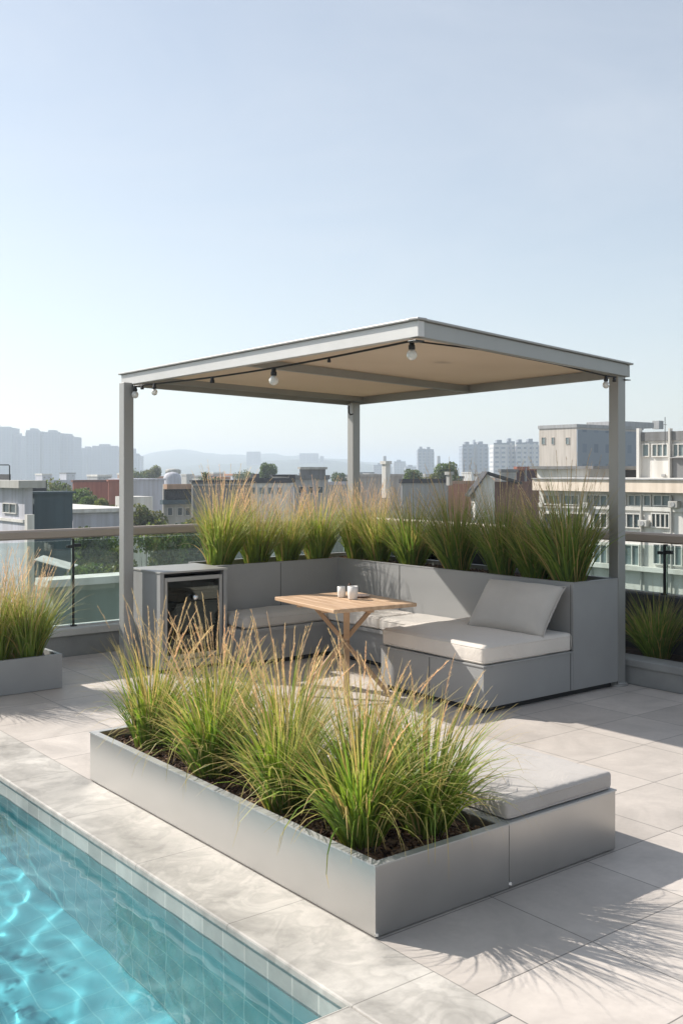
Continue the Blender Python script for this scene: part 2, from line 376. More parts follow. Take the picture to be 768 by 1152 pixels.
PX0, PX1, PY0, PY1 = -3.2, 2.04, 2.51, 6.9        # pool opening
CW = .35                                          # coping width
FX0, FX1, FY0, FY1 = -8.0, 6.84, -4.0, 8.85
bm = nb(((FX0,FY0,-.3),(FX1,PY0-CW,0)), ((FX0,PY1+CW,-.3),(FX1,FY1,0)), ((FX0,PY0-CW,-.3),(PX0-CW,PY1+CW,0)), ((PX1+CW,PY0-CW,-.3),(FX1,PY1+CW,0)))
struct('terrace_floor', bm, M['floor'])
# coping: top slab with rounded nosing
def coping_piece(bm, a, b): box(bm, a, b, .008, 2)
bm = bmesh.new()
z0, z1 = -.030, .004
for a, b in (((PX1-.012,PY0-CW,z0),(PX1+CW,PY1+CW,z1)), ((PX0-CW,PY0-CW,z0),(PX0+.012,PY1+CW,z1)),
             ((PX0+.014,PY0-CW,z0),(PX1-.014,PY0+.012,z1)), ((PX0+.014,PY1-.012,z0),(PX1-.014,PY1+CW,z1))): coping_piece(bm, a, b)
struct('pool_coping', bm, M['coping'])
WZ = -.105
bm = nb(((PX1,PY0,WZ-.02),(PX1+.2,PY1,z0-.001)), ((PX0-.2,PY0,WZ-.02),(PX0,PY1,z0-.001)))
box(bm, (PX0,PY0-.2,WZ-.02),(PX1,PY0,z0-.001)); box(bm, (PX0,PY1,WZ-.02),(PX1,PY1+.2,z0-.001))
struct('waterline_band', bm, M['copedge'])
PD = -1.02
bm = nb(((PX1+.003,PY0,PD),(PX1+.2,PY1,WZ-.022)), ((PX0-.2,PY0,PD),(PX0-.003,PY1,WZ-.022)))
pw = struct('pool_side_walls', bm, M['pooltile'])
bm = nb(((PX0,PY0-.2,PD),(PX1,PY0-.003,WZ-.022)), ((PX0,PY1+.003,PD),(PX1,PY1+.2,WZ-.022)))
pe = struct('pool_end_walls', bm, M['pooltile_x'])
bm = nb(((PX0-.2,PY0-.2,PD-.1),(PX1+.2,PY1+.2,PD-.002)))
pf = struct('pool_floor', bm, M['poolfloor'])
# water surface with real ripples
bm = bmesh.new(); st = .013
nx = int((PX1-PX0+.02)/st)+1; ny = int((PY1-PY0+.02)/st)+1
rng = random.Random(4)
waves = []
for i in range(26):
    a = rng.uniform(0, 2*PI); L = rng.uniform(.10, .27); waves.append((math.cos(a)*2*PI/L, math.sin(a)*2*PI/L, rng.uniform(0,6.28), .019*L*L*rng.uniform(.5,1)))
def wz(x, y):
    wx = x + .12*noise.noise(Vector((x*1.3,y*1.3,2))); wy = y + .12*noise.noise(Vector((x*1.3,y*1.3,9)))
    amp = .55 + .6*noise.noise(Vector((x*.9,y*.9,5)))
    return sum(A*math.sin(kx*wx+ky*wy+p) for kx,ky,p,A in waves)*amp
grid = [[bm.verts.new((PX0-.01+(PX1-PX0+.02)*i/nx, PY0-.01+(PY1-PY0+.02)*j/ny, 0)) for j in range(ny+1)] for i in range(nx+1)]
for row in grid:
    for v in row: v.co.z = WZ + wz(v.co.x, v.co.y)
for i in range(nx):
    for j in range(ny): bm.faces.new((grid[i][j],grid[i+1][j],grid[i+1][j+1],grid[i][j+1]))
wat = struct('water', bm, M['water'], True)
wat.cycles.is_caustics_caster = True
for o in (pw, pe, pf): o.cycles.is_caustics_receiver = True
# the building under the terrace
bm = nb(((-8,-4,GZ),(7.75,9.15,-1.3)), ((-8,8.86,-1.3),(7.75,9.15,-.002)), ((6.85,-4,-1.3),(7.75,8.86,-.004)), ((-8,-4,-1.3),(-7.8,8.8,-.31)), ((-7.8,-4,-1.3),(6.8,-3.8,-.31)))
tag(obj('rooftop_building', bm, M['curb']), 'grey rendered building carrying the roof terrace and pool', 'building')

# ------------------------------------------------------------------ curbs, bed, parapet, railings
def curb():
    r = empty('parapet_curb', (0,8.85,0), 0, 'low grey curb with a pale cap under the left glass railing', 'curb')
    bm = nb(((-8,.03,-.001),(7.0,.24,.19))); obj('curb_wall', bm, M['curb'], r)
    bm = nb(((-8,0,.19),(7.0,.30,.255)), bev=.006); obj('cap', bm, M['curbtop'], r)
    r = empty('planting_bed', (6.84,0,0), 0, 'raised grey planting bed with a stone cap along the right parapet', 'planting bed')
    bm = nb(((.02,-4,-.001),(.17,8.84,.14))); obj('bed_wall', bm, M['curb'], r)
    bm = nb(((0,-4,.14),(.21,8.84,.20)), bev=.008); obj('cap', bm, M['curb'], r)
    bm = bmesh.new(); bmesh.ops.create_grid(bm, x_segments=24, y_segments=200, size=1)
    for v in bm.verts:
        v.co = Vector((.44+v.co.x*.24, 2.42+v.co.y*6.42, 0)); v.co.z = .16+.02*noise.noise(v.co*9)
    obj('soil', bm, M['soil'], r)
    r = empty('parapet_wall', (7.5,0,0), 0, 'dark low parapet wall behind the right planting bed', 'wall')
    bm = nb(((.0,-4,-.002),(.18,9.12,.60)), ((-.02,-4,.60),(.20,9.14,.64))); obj('wall', bm, M['darkwall'], r)
curb()
def railing(label, origin, L, rz, zb, posts, p0):
    r = empty('glass_railing', origin, rz, label, 'railing', 'glass railings round the terrace')
    bm = bmesh.new()
    prof = [(-.045,1.092),(-.045,1.148),(-.03,1.165),(.03,1.165),(.045,1.148),(.045,1.092),(.03,1.080),(-.03,1.080)]
    A = [bm.verts.new((0,y,z)) for y, z in prof]; B = [bm.verts.new((L,y,z)) for y, z in prof]
    for k in range(8): bm.faces.new((A[k],B[k],B[(k+1)%8],A[(k+1)%8]))
    bm.faces.new(A[::-1]); bm.faces.new(B)
    obj('handrail', bm, M['rail'], r)
    xs = sorted(posts)
    edges = [p0]+xs+[L]
    for a, b in zip(edges[:-1], edges[1:]):
        if b-a < .1: continue
        bm = nb(((a+.012,-.006,zb+.012),(b-.012,.006,1.055)), bev=.001); obj('glass_panel', bm, M['glass'], r)
    for x in xs:
        bm = nb(((x-.010,-.022,zb),(x+.010,.022,1.073)), ((x-.03,-.03,zb),(x+.03,.03,zb+.012)), bev=.002)
        p = obj('post', bm, M['darkmetal'], r)
        bm = nb(((x-.062,-.030,.985),(x-.012,.012,1.012)), ((x+.012,-.030,.992),(x+.072,.012,1.022)), bev=.003); obj('clamp', bm, M['darkmetal'], p)
    bm = nb(((0,-.018,zb-.001),(L,.018,zb+.011))); obj('base_channel', bm, M['white_alu'], r)
    return r
railing('glass railing with bronze handrail along the far left edge of the terrace', (-8,9.0,0), 15.62, 0, .256, [11.93+1.62*k for k in range(-5,3)], 0)
railing('glass railing with bronze handrail standing on the dark right parapet', (7.59,9.0,0), 13, -PI/2, .642, [3.883+1.62*k for k in range(-2,5)], .08)

# ------------------------------------------------------------------ planters
def tray(x0,y0,x1,y1,z0,z1,t=.028, floor=.06):
    bm = nb(((x0,y0,z0),(x1,y0+t,z1)), ((x0,y1-t,z0),(x1,y1,z1)), ((x0,y0+t,z0),(x0+t,y1-t,z1)), ((x1-t,y0+t,z0),(x1,y1-t,z1)))
    box(bm, (x0+t,y0+t,z0),(x1-t,y1-t,z0+floor)); return bm
def soil_bm(x0,y0,x1,y1,z,seed=0,amp=.018):
    bm = bmesh.new(); nx = max(2,int((x1-x0)/.03)); ny = max(2,int((y1-y0)/.03))
    g = [[bm.verts.new((x0+(x1-x0)*i/nx, y0+(y1-y0)*j/ny, 0)) for j in range(ny+1)] for i in range(nx+1)]
    for row in g:
        for v in row: v.co.z = z + amp*noise.noise(Vector((v.co.x*6+seed,v.co.y*6,0))) + .007*noise.noise(Vector((v.co.x*31,v.co.y*31,seed)))
    for i in range(nx):
        for j in range(ny): bm.faces.new((g[i][j],g[i+1][j],g[i+1][j+1],g[i][j+1]))
    return bm
def mulch_mat():
    m, t, b = nodes('bark_mulch'); oi = N(t,'ShaderNodeAttribute'); oi.attribute_name = 'Col'
    t.links.new(oi.outputs['Color'], b.inputs['Base Color']); b.inputs['Roughness'].default_value = .9; return m
M['mulch'] = mulch_mat()
def chips(x0,y0,x1,y1,z,n,seed):
    rng = random.Random(seed); bm = bmesh.new(); cl = bm.loops.layers.float_color.new('Col')
    for _ in range(n):
        L = rng.uniform(.008,.032); W = rng.uniform(.004,.011); T = rng.uniform(.002,.005)
        m = Matrix.Translation((rng.uniform(x0,x1), rng.uniform(y0,y1), z+rng.uniform(.0,.018))) @ Matrix.Rotation(rng.uniform(0,6.28),4,'Z') @ Matrix.Rotation(rng.uniform(-.6,.6),4,'Y') @ Matrix.Rotation(rng.uniform(-.6,.6),4,'X')
        c = rng.choice([(.09,.045,.025),(.14,.075,.04),(.05,.028,.018),(.22,.14,.08),(.07,.035,.02)]); c = sc(c, rng.uniform(.8,1.2))
        v = [bm.verts.new(m @ Vector(p)) for p in ((-L,-W,-T),(L,-W*.6,-T),(L*.9,W,-T),(-L*.8,W*.7,-T),(-L*.9,-W*.8,T),(L*.9,-W*.5,T),(L*.8,W*.8,T),(-L*.7,W*.6,T))]
        for f in ((4,5,6,7),(0,1,5,4),(1,2,6,5),(2,3,7,6),(3,0,4,7)):
            ff = bm.faces.new([v[i] for i in f])
            for l in ff.loops: l[cl] = (*c,1)
    return bm

# front steel planter with attached bench
fp = empty('steel_planter_bench', (2.39,2.82,0), 0, 'long brushed steel planter with a low bench end, beside the pool', 'planter')
o = obj('planter_box', tray(0,0,.708,2.42,.006,.265), M['steel'], fp)
obj('rim', nb(((-.004,-.004,.262),(.708,.034,.268)), ((-.004,2.386,.262),(.708,2.424,.268)), ((-.004,.034,.262),(.034,2.386,.268)), ((.674,.034,.262),(.708,2.386,.268))), M['rim'], fp)
obj('soil', soil_bm(.03,.03,.68,2.39,.205,3), M['soil'], fp)
tag(obj('bark_mulch', chips(.04,.04,.67,2.38,.205,5200,7), M['mulch'], fp), kind='stuff')
obj('bench_base', nb(((.712,0,.006),(1.41,.78,.263)), bev=.0025), M['steel'], fp)
obj('bench_top', nb(((.709,-.004,.264),(1.414,.784,.270))), M['rim'], fp)
bm = bmesh.new()
for x, z in ((.0,.012),(.71,.02)): lathe(bm, [(0,.012),(.006,.010),(.008,0)], 8, (x+.004,-.003,z))
obj('foot_bolt', bm, M['chrome'], fp)

# left planter
lp = empty('grey_planter', (1.6,7.61,0), 0, 'low grey rectangular planter on the tiles at the left edge', 'planter')
obj('planter_box', tray(0,0,1.637,.40,.004,.268,.03), M['greymetal'], lp)
obj('soil', soil_bm(.03,.03,1.60,.37,.20,8), M['soil'], lp)
tag(obj('bark_mulch', chips(.04,.04,1.59,.36,.20,1600,17), M['mulch'], lp), kind='stuff')

# built-in planter sofa
ps = empty('planter_sofa', (5.167,4.935,0), 0, 'built-in grey L-shaped sofa with raised grass planters as its back', 'sofa')
ox, oy = 5.167, 4.935
def L(a, b): return ((a[0]-ox,a[1]-oy,a[2]),(b[0]-ox,b[1]-oy,b[2]))
H = .85; XI, XO, YI, YO = 6.134, 6.68, 7.80, 8.30; t = .028; CXL = 4.76
bm = nb(L((XI,oy,.045),(XI+t,YI+t,H)), L((XO-t,oy+.03,.045),(XO,YO,H)), L((XI+t,oy,.045),(XO,oy+.028,H)),
        L((CXL,YI,.045),(XI,YI+t,H)), L((CXL,YO-t,.045),(XO-t,YO,H)), L((CXL,YI+t,.045),(CXL+t,YO-t,H)))
obj('planter_box', bm, M['greymetal'], ps)
bm = nb(L((XI-.003,oy-.004,H-.001),(XI+t+.006,YI+t,H+.006)), L((XO-t-.006,oy+.034,H-.001),(XO+.003,YO+.003,H+.006)), L((XI+t+.006,oy-.004,H-.001),(XO+.003,oy+.034,H+.006)),
        L((CXL,YI-.003,H-.001),(XI-.003,YI+t+.006,H+.006)), L((CXL,YO-t-.006,H-.001),(XO-t-.006,YO+.003,H+.006)))
obj('rim', bm, M['greymetal'], ps)
bm = soil_bm(XI+t-ox,.03,XO-t-ox,YO-t-oy,.795,5); obj('soil', bm, M['soil'], ps)
bm = soil_bm(CXL+t-ox,YI+t-oy,XI+t-ox,YO-t-oy,.795,6); obj('soil', bm, M['soil'], ps)
bm = chips(XI+t+.01-ox,.04,XO-t-.01-ox,YO-t-.01-oy,.80,2600,27); tag(obj('bark_mulch', bm, M['mulch'], ps), kind='stuff')
SH = .33
bm = nb(L((ox,oy,.045),(XI-.001,6.03,SH)), bev=.003); obj('chaise_base', bm, M['greymetal'], ps)
obj('chaise_top', nb(L((ox-.008,oy-.006,SH),(XI-.002,6.035,SH+.012)), bev=.002), M['greymetal'], ps)
obj('seat_base', nb(L((5.72,6.036,.045),(XI-.001,YI-.001,SH-.03))), M['greymetal'], ps)
obj('seat_base', nb(L((CXL,7.40,.045),(5.719,YI-.001,SH-.03))), M['greymetal'], ps)
obj('seat_top', nb(L((5.69,6.037,SH-.03),(XI-.002,YI-.002,SH))), M['greymetal'], ps)
obj('seat_top', nb(L((CXL,7.37,SH-.03),(5.689,YI-.002,SH))), M['greymetal'], ps)
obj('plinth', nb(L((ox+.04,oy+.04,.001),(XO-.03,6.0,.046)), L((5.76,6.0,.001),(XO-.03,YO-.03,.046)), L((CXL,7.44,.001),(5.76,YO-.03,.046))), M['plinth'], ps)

for (a_, b_) in (((XI-.0025,6.9,.34),(XI-.0005,6.904,H-.004)), ((6.10,oy-.0025,.05),(6.104,oy-.0005,H-.004)), ((5.45,YI-.0025,.34),(5.454,YI-.0005,H-.004)), ((ox-.0025,5.48,.05),(ox-.0005,5.484,SH-.002))):
    obj('panel_seam', nb(L(a_,b_)), M['plinth'], ps)
# fridge cabinet
fc = empty('drinks_cabinet', (4.10,7.62,0), 0, 'grey outdoor drinks cabinet with a dark glass door, beside the left post', 'cabinet')
W, D = .655, .56
bm = nb(((0,0,.03),(.035,D,.835)), ((W-.035,0,.03),(W,D,.835)), ((.035,0,.03),(W-.035,D,.09)), ((.035,D-.02,.09),(W-.035,D,.835)))
obj('cabinet_body', bm, M['greymetal'], fc)
obj('top', nb(((-.006,-.008,.836),(W+.003,D+.004,.852)), bev=.002), M['pergola'], fc)
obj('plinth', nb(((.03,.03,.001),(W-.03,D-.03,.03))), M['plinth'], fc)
obj('lining', nb(((.036,.05,.091),(.05,D-.022,.834)), ((W-.05,.05,.091),(W-.036,D-.022,.834)), ((.05,D-.04,.091),(W-.05,D-.022,.834)), ((.05,.05,.82),(W-.05,D-.04,.834)), ((.05,.05,.091),(W-.05,D-.04,.10))), M['black'], fc)
dr = obj('door_frame', nb(((.045,.006,.10),(.073,.036,.80)), ((W-.073,.006,.10),(W-.045,.036,.80)), ((.073,.006,.765),(W-.073,.036,.80)), ((.073,.006,.10),(W-.073,.036,.14)), bev=.003), M['pergola'], fc)
obj('glass_pane', nb(((.073,.018,.14),(W-.073,.024,.765))), M['doorglass'], dr)
bm = bmesh.new(); lathe(bm, [(0,.0),(.02,.004),(.028,.018),(.026,.034),(.014,.044),(0,.047)], 16)
k = obj('knob', bm, M['chrome'], dr, True); k.rotation_euler = (PI/2,0,0); k.location = (.33,.008,.62)
for zz in (.30,.47,.64):
    bm = bmesh.new()
    for i in range(22): tube(bm, [(.055+.0255*i,.06,zz),(.055+.0255*i,D-.05,zz)], .0025, 5)
    for yy in (.06,.25,D-.06): tube(bm, [(.05,yy,zz),(W-.05,yy,zz)], .004, 6)
    obj('wire_shelf', bm, M['chrome'], fc)
obj('pale_plate', nb(((W-.15,.06,.64),(W-.10,.075,.73)), bev=.003), M['white_alu'], fc)  # small pale plate behind the glass, upper right
def bottle(x, y, z, mat, label, s=1.0, name='bottle'):
    bm = bmesh.new(); lathe(bm, [(0,0),(.033*s,.0),(.036*s,.006),(.036*s,.15*s),(.030*s,.18*s),(.014*s,.21*s),(.013*s,.25*s),(.015*s,.252*s),(.015*s,.262*s),(0,.263*s)], 18)
    return tag(obj(name, bm, mat, None, True), label, 'bottle', 'bottles in the drinks cabinet')
M['bot1'] = plain('green_bottle_glass', (.02,.06,.03), .12, 0, .1); M['bot2'] = plain('brown_bottle_glass', (.07,.03,.012), .12, 0, .1)
for i, (x, y, z, mt, lb) in enumerate(((.14,.2,.304,'bot1','green bottle in the drinks cabinet, leftmost on the lowest wire shelf'),(.25,.22,.304,'bot2','brown bottle in the drinks cabinet, beside the green one on the lowest shelf'),(.40,.19,.304,'bot1','green bottle in the drinks cabinet, right of the brown one on the lowest shelf'))):
    b_ = bottle(0,0,0,M[mt],lb,.62); b_.location = (4.10+x,7.62+y,z)

# ------------------------------------------------------------------ cushions
def cushion(name, label, c, h, r, mat, seed, rot=(0,0,0), cat='cushion', puff=.012, piping=True, wr=.004):
    root = empty(name, c, 0, label, cat); root.rotation_euler = rot
    b_ = obj('cover', cushion_bm(*h, r, puff, wr, seed), mat, root, True)
    if piping:
        for s in (-1, 1):
            bm = bmesh.new(); pts = []
            hx, hy, hz = h[0]-.003, h[1]-.003, s*(h[2]-r*.55)
            rr = r*1.1
            for cx_, cy_, a0 in ((hx-rr,hy-rr,0),(-hx+rr,hy-rr,PI/2),(-hx+rr,-hy+rr,PI),(hx-rr,-hy+rr,1.5*PI)):
                for q in range(6):
                    a = a0+PI/2*q/5; pts.append((cx_+rr*math.cos(a), cy_+rr*math.sin(a), hz+.0015*math.sin(a*5+q)))
            pts.append(pts[0]); tube(bm, pts, .0042, 6, False); obj('piping', bm, mat, root, True)
    return root
cushion('seat_cushion', 'thick light canvas cushion covering the front chaise of the grey sofa', (5.655,5.485,SH+.012+.068), (.484,.548,.068), .034, M['cushion'], 1)
cushion('seat_cushion', 'rounded seat cushion on the left wing of the sofa, next to the drinks cabinet', (5.235,7.582,SH+.058), (.455,.212,.056), .045, M['cushion_grey'], 2, puff=.02)
cushion('seat_cushion', 'pale seat cushion in the sofa corner behind the wooden table', (5.912,7.23,SH+.056), (.222,.555,.055), .035, M['cushion'], 3)
cushion('seat_cushion', 'seat cushion with shade put into its grey colour, between the corner cushion and the chaise cushion', (5.905,6.355,SH+.056), (.235,.305,.055), .035, M['cushion_grey'], 4)  # shade on this cushion is put into its darker canvas
cushion('bench_cushion', 'flat pale cushion on the low steel bench end beside the grasses', (3.452,3.20,.270+.038), (.345,.365,.038), .020, M['bench_cushion'], 5, puff=.008)
# throw pillow leaning on the planter wall
def pillow_bm(hx, hy, hz, seed):
    bm = bmesh.new(); n = 26; top = []; bot = []
    for i in range(n+1):
        ra, rb = [], []
        for j in range(n+1):
            u, v = -1+2*i/n, -1+2*j/n
            e = (max(0,1-abs(u)**2.6)*max(0,1-abs(v)**2.6))**.42
            # pinched corners, bowed sides
            px = u*hx*(1-.05*(1-v*v)*abs(u)); py = v*hy*(1-.06*(1-u*u)*abs(v))
            w1 = .010*noise.noise(Vector((u*3+seed,v*3,0)))*e + .004*noise.noise(Vector((u*9,v*9+seed,1)))*e
            ra.append(bm.verts.new((px,py,hz*e+w1))); 
            rb.append(ra[-1] if i in (0,n) or j in (0,n) else bm.verts.new((px,py,-hz*e+w1)))
        top.append(ra); bot.append(rb)
    for i in range(n):
        for j in range(n):
            bm.faces.new((top[i][j],top[i+1][j],top[i+1][j+1],top[i][j+1]))
            q = [bot[i][j+1],bot[i+1][j+1],bot[i+1][j],bot[i][j]]
            bm.faces.new(q)
    bm.normal_update(); return bm
pr = empty('throw_pillow', (5.925,5.33,.650), 0, 'grey throw pillow leaning against the planter wall on the chaise', 'pillow')
pr.rotation_euler = (0, -R_(50), R_(2))
pr.rotation_euler = (0, -R_(52), R_(3))
obj('cover', pillow_bm(.225,.37,.108,3), M['cushion_grey'], pr, True)
bm = bmesh.new(); pts = []
for i in range(41):
    a = i/40*4; s_ = int(min(3,a)); f_ = a-s_; u, v = [(-1+2*f_,-1),(1,-1+2*f_),(1-2*f_,1),(-1,1-2*f_)][s_]
    pts.append((u*.225*(1-.05*(1-v*v)*abs(u)), v*.375*(1-.06*(1-u*u)*abs(v)), 0))
tube(bm, pts, .004, 6, False); obj('piping', bm, M['cushion_grey'], pr, True)

# ------------------------------------------------------------------ table and what stands on it
tb = empty('folding_table', (4.80,6.03,0), -R_(6.5), 'square teak table on crossed diagonal legs in front of the sofa', 'table')
hx, hy = .36, .44
nsl = 7
bm = bmesh.new()
for i in range(nsl):
    a = -hx+.045+(2*hx-.09)*i/nsl; b_ = -hx+.045+(2*hx-.09)*(i+1)/nsl
    box(bm, (a+.0015,-hy+.05,.702),(b_-.0015,hy-.05,.724), .0015, 1)
obj('table_top', bm, M['teak'], tb)
obj('table_frame', nb(((-hx,-hy,.697),(-hx+.045,hy,.726)), ((hx-.045,-hy,.697),(hx,hy,.726)), ((-hx+.045,-hy,.697),(hx-.045,-hy+.05,.7255)), ((-hx+.045,hy-.05,.697),(hx-.045,hy,.7255)), bev=.006), M['teak'], tb)
diag = [((.784,-.6207)), ((-.784,.6207)), ((.6208,.784)), ((-.6208,-.784))]
for i, (dx, dy) in enumerate(diag):
    off = (.018 if i%2 else -.018); nx_, ny_ = -dy*off, dx*off
    bm = bmesh.new(); beam(bm, (dx*.24+nx_,dy*.24+ny_,.70), (-dx*.34+nx_,-dy*.34+ny_,.012), .046, .032)
    o = obj('leg', bm, M['teak_dark'], tb); o.rotation_euler = (0,0,R_(6.5))
bm = bmesh.new(); lathe(bm, [(0,-.05),(.012,-.05),(.012,.05),(0,.05)], 12)
o = obj('pivot_bolt', bm, M['darkmetal'], tb); o.location = (0,0,.415)
bm = nb(((-.30,-.20,.670),(.30,-.16,.7)), ((-.30,.16,.670),(.30,.20,.7)), ((-.02,-.38,.672),(.02,.38,.699)), bev=.003); obj('apron', bm, M['teak'], tb)
def cup(r, h, loc, label, handle):
    root = empty('cup', loc, 0, label, 'cup', 'cups on the teak table')
    bm = bmesh.new(); lathe(bm, [(0,0),(r*.82,0),(r*.88,.004),(r,h*.5),(r,h),(r-.004,h),(r-.005,h*.5),(r*.8,.01),(0,.009)], 28)
    obj('bowl', bm, M['ceramic'], root, True)
    if handle:
        bm = bmesh.new(); tube(bm, [(r*.95*math.cos(a0:=-.6), r*.95*math.sin(a0), h*.78)]+[((r+.028*math.sin(q))*math.cos(a0),(r+.028*math.sin(q))*math.sin(a0), h*.5+h*.28*math.cos(q)) for q in (.5,1,1.57,2.1,2.6)]+[(r*.95*math.cos(a0), r*.95*math.sin(a0), h*.22)], .005, 8)
        obj('handle', bm, M['ceramic'], root, True)
    return root
cup(.032,.082,(4.885,6.17,.7265),'smaller white ceramic cup left of the dark pepper mill', False)
cup(.040,.098,(4.875,6.02,.7265),'taller white ceramic cup right of the dark pepper mill', False)
pm = empty('pepper_mill', (4.915,6.105,.7265), 0, 'small dark brown pepper mill between the two white cups', 'pepper mill')
bm = bmesh.new(); lathe(bm, [(0,0),(.018,0),(.018,.01),(.012,.04),(.016,.065),(.016,.075),(0,.076)], 18); obj('base', bm, M['bot2'], pm, True)
bm = bmesh.new(); lathe(bm, [(0,.076),(.015,.077),(.017,.09),(.012,.104),(.005,.11),(0,.112)], 18); obj('knob', bm, M['bot2'], pm, True)
bm = bmesh.new(); lathe(bm, [(0,0),(.05,0),(.085,.008),(.088,.012),(.082,.012),(.05,.004),(0,.004)], 30)
tag(obj('saucer', bm, M['pinkplate'], None, True), 'flat pale clay saucer on the teak table behind the taller cup', 'saucer').location = (5.01,6.11,.7265)

# ------------------------------------------------------------------ pergola
pg = empty('pergola', (6.745,4.99,0), 0, 'grey metal pergola with a tan fabric canopy on three posts over the sofa', 'pergola')
po = Vector((6.745,4.99,0))
cN = cw(.0751*5.95,5.95,zy(357,5.95)); cR = at(712,8.1,zy(409,8.1)); cL = at(133,8.9,zy(420.5,8.9)); cB = Vector((6.80,8.42,2.50))
def rel(p): return Vector(p)-po
def post(x, y, top, plate=True, bev=.004):
    bm = nb(((x-po.x-.046,y-po.y-.046,.012),(x-po.x+.046,y-po.y+.046,top)), bev=bev); p = obj('post', bm, M['pergola'], pg)
    if plate:
        bm = bmesh.new(); lathe(bm, [(0,0),(.085,0),(.085,.012),(.06,.016),(.05,.03),(0,.03)], 20, (x-po.x,y-po.y,.001)); obj('base_plate', bm, M['pergola'], p)
        bm = bmesh.new()
        for a in range(4): lathe(bm, [(0,.028),(.008,.026),(.008,.012)], 8, (x-po.x+.07*math.cos(a*PI/2+.78), y-po.y+.07*math.sin(a*PI/2+.78), 0))
        obj('anchor_bolt', bm, M['chrome'], p)
    return p
post(6.745,4.99,2.50); post(6.63,8.17,2.40); post(3.99,8.02,2.46)
BH = .095
def edge(a, b, w_=.05, h=BH, drop=.0, mat='pergola', name='beam', inset=0, cut=0.0):
    a = rel(a); b = rel(b); c = (rel(cN)+rel(cR)+rel(cL)+rel(cB))/4
    t_ = (b-a).normalized(); s = Vector((-t_.y,t_.x,0)); 
    if (c-a).dot(s) < 0: s = -s
    a = a + s*inset + t_*cut; b = b + s*inset - t_*cut
    bm = bmesh.new(); beam(bm, a, b, w_, h, -h/2-drop); return obj(name, bm, M[mat], pg)
edge(cN, cL, drop=.012, inset=.045, mat='white_alu', cut=.02); edge(cN, cR, drop=.012, inset=.045, cut=.07)  # sun on the left beam is put into its paler metal colour
edge(cL, cB, drop=.012, inset=.045, cut=.07); edge(cB, cR, drop=.012, inset=.045, cut=.02)
# top flashing: a thin lip all round
for a, b in ((cN,cL),(cN,cR),(cL,cB),(cB,cR)): edge(a, b, w_=.075, h=.014, drop=-.003, inset=.036, name='flashing', mat='pergola')
# canopy sheet just under the flashing
bm = bmesh.new(); q = [rel(p) for p in (cN,cR,cB,cL)]; c = sum(q, Vector())/4; n = 18; g = []
for i in range(n+1):
    row = []
    for j in range(n+1):
        u, v = i/n, j/n; p = q[0]*(1-u)*(1-v)+q[1]*u*(1-v)+q[2]*u*v+q[3]*(1-u)*v
        p = c+(p-c)*.972; p.z -= .030 + .012*math.sin(PI*u)*math.sin(PI*2*v)**2
        row.append(bm.verts.new(p))
    g.append(row)
for i in range(n):
    for j in range(n): bm.faces.new((g[i][j],g[i+1][j],g[i+1][j+1],g[i][j+1]))
o = obj('canopy', bm, M['canopy'], pg, True); sm = o.modifiers.new('s','SOLIDIFY'); sm.thickness = .004
def qp(u, v, dz): p = q[0]*(1-u)*(1-v)+q[1]*u*(1-v)+q[2]*u*v+q[3]*(1-u)*v; return Vector((p.x,p.y,p.z+dz))
bm = bmesh.new(); beam(bm, qp(.03,.50,-.072), qp(.97,.50,-.072), .045, .06); obj('cross_beam', bm, M['pergola'], pg)
bm = bmesh.new(); beam(bm, qp(.02,.925,-.06), qp(.98,.925,-.06), .04, .05); obj('cross_beam', bm, M['pergola'], pg)
# rusty round patch plate under the canopy
pt = at(496,7.35,0); 
M['rust'] = plain('rusty_steel', (.16,.05,.02), .85, 0, .5, 40)
bm = bmesh.new(); lathe(bm, [(0,-.006),(.062,-.006),(.066,0),(0,0)], 20, (0,0,0)); o = obj('ceiling_plate', bm, M['rust'], pg)
o.location = qp(.472,.262,-.006)
# corner brackets
for c_, s_ in ((cN,-.05),(cR,.0),(cL,.0),(cB,0)):
    d_ = ((cN+cR+cL+cB)/4-c_); d_.z = 0; d_.normalize(); p = rel(c_+d_*.07)
    bm = nb(((p.x-.035,p.y-.035,p.z-.135),(p.x+.035,p.y+.035,p.z-.127)), bev=.002); obj('corner_bracket', bm, M['darkmetal'], pg)

# string lights
def cpt(t_): return cw(.431-2.22*t_, 6.25+2.5*t_, 2.500-.068*t_-.035*math.sin(PI*t_))
sl_pts = [(.431,6.25,2.508),(None,)]
cord = [cpt(t_) for t_ in [i/24 for i in range(25)]]
cp = cord[0]
sl = empty('string_lights', cp, 0, 'black festoon cord with round clear bulbs hung under the pergola roof', 'string lights')
bm = bmesh.new(); tube(bm, [p-cp for p in cord], .0075, 6)
r1 = rel(cN)*0+cord[0]; 
pR = cw(2.04,7.86,2.435)
tube(bm, [(cord[0]-cp), (cord[0]*.7+pR*.3)-cp+Vector((0,0,.025)), (cord[0]*.3+pR*.7)-cp+Vector((0,0,.02)), pR-cp, cw(2.13,7.9,2.43)-cp], .006, 6)
obj('cord', bm, M['black'], sl)
mb, tt, bb = nodes('bulb_glass'); bb.inputs['Base Color'].default_value = (.85,.83,.78,1); bb.inputs['Roughness'].default_value = .12; bb.inputs['Transmission Weight'].default_value = .35; bb.inputs['IOR'].default_value = 1.3
nn = N(tt,'ShaderNodeTexNoise'); nn.inputs['Scale'].default_value = 20; rr_ = ramp(tt, nn.outputs[0], [(.3,(.78,.76,.70)),(.7,(.9,.88,.83))]); tt.links.new(rr_.outputs[0], bb.inputs['Base Color'])
M['bulb'] = mb
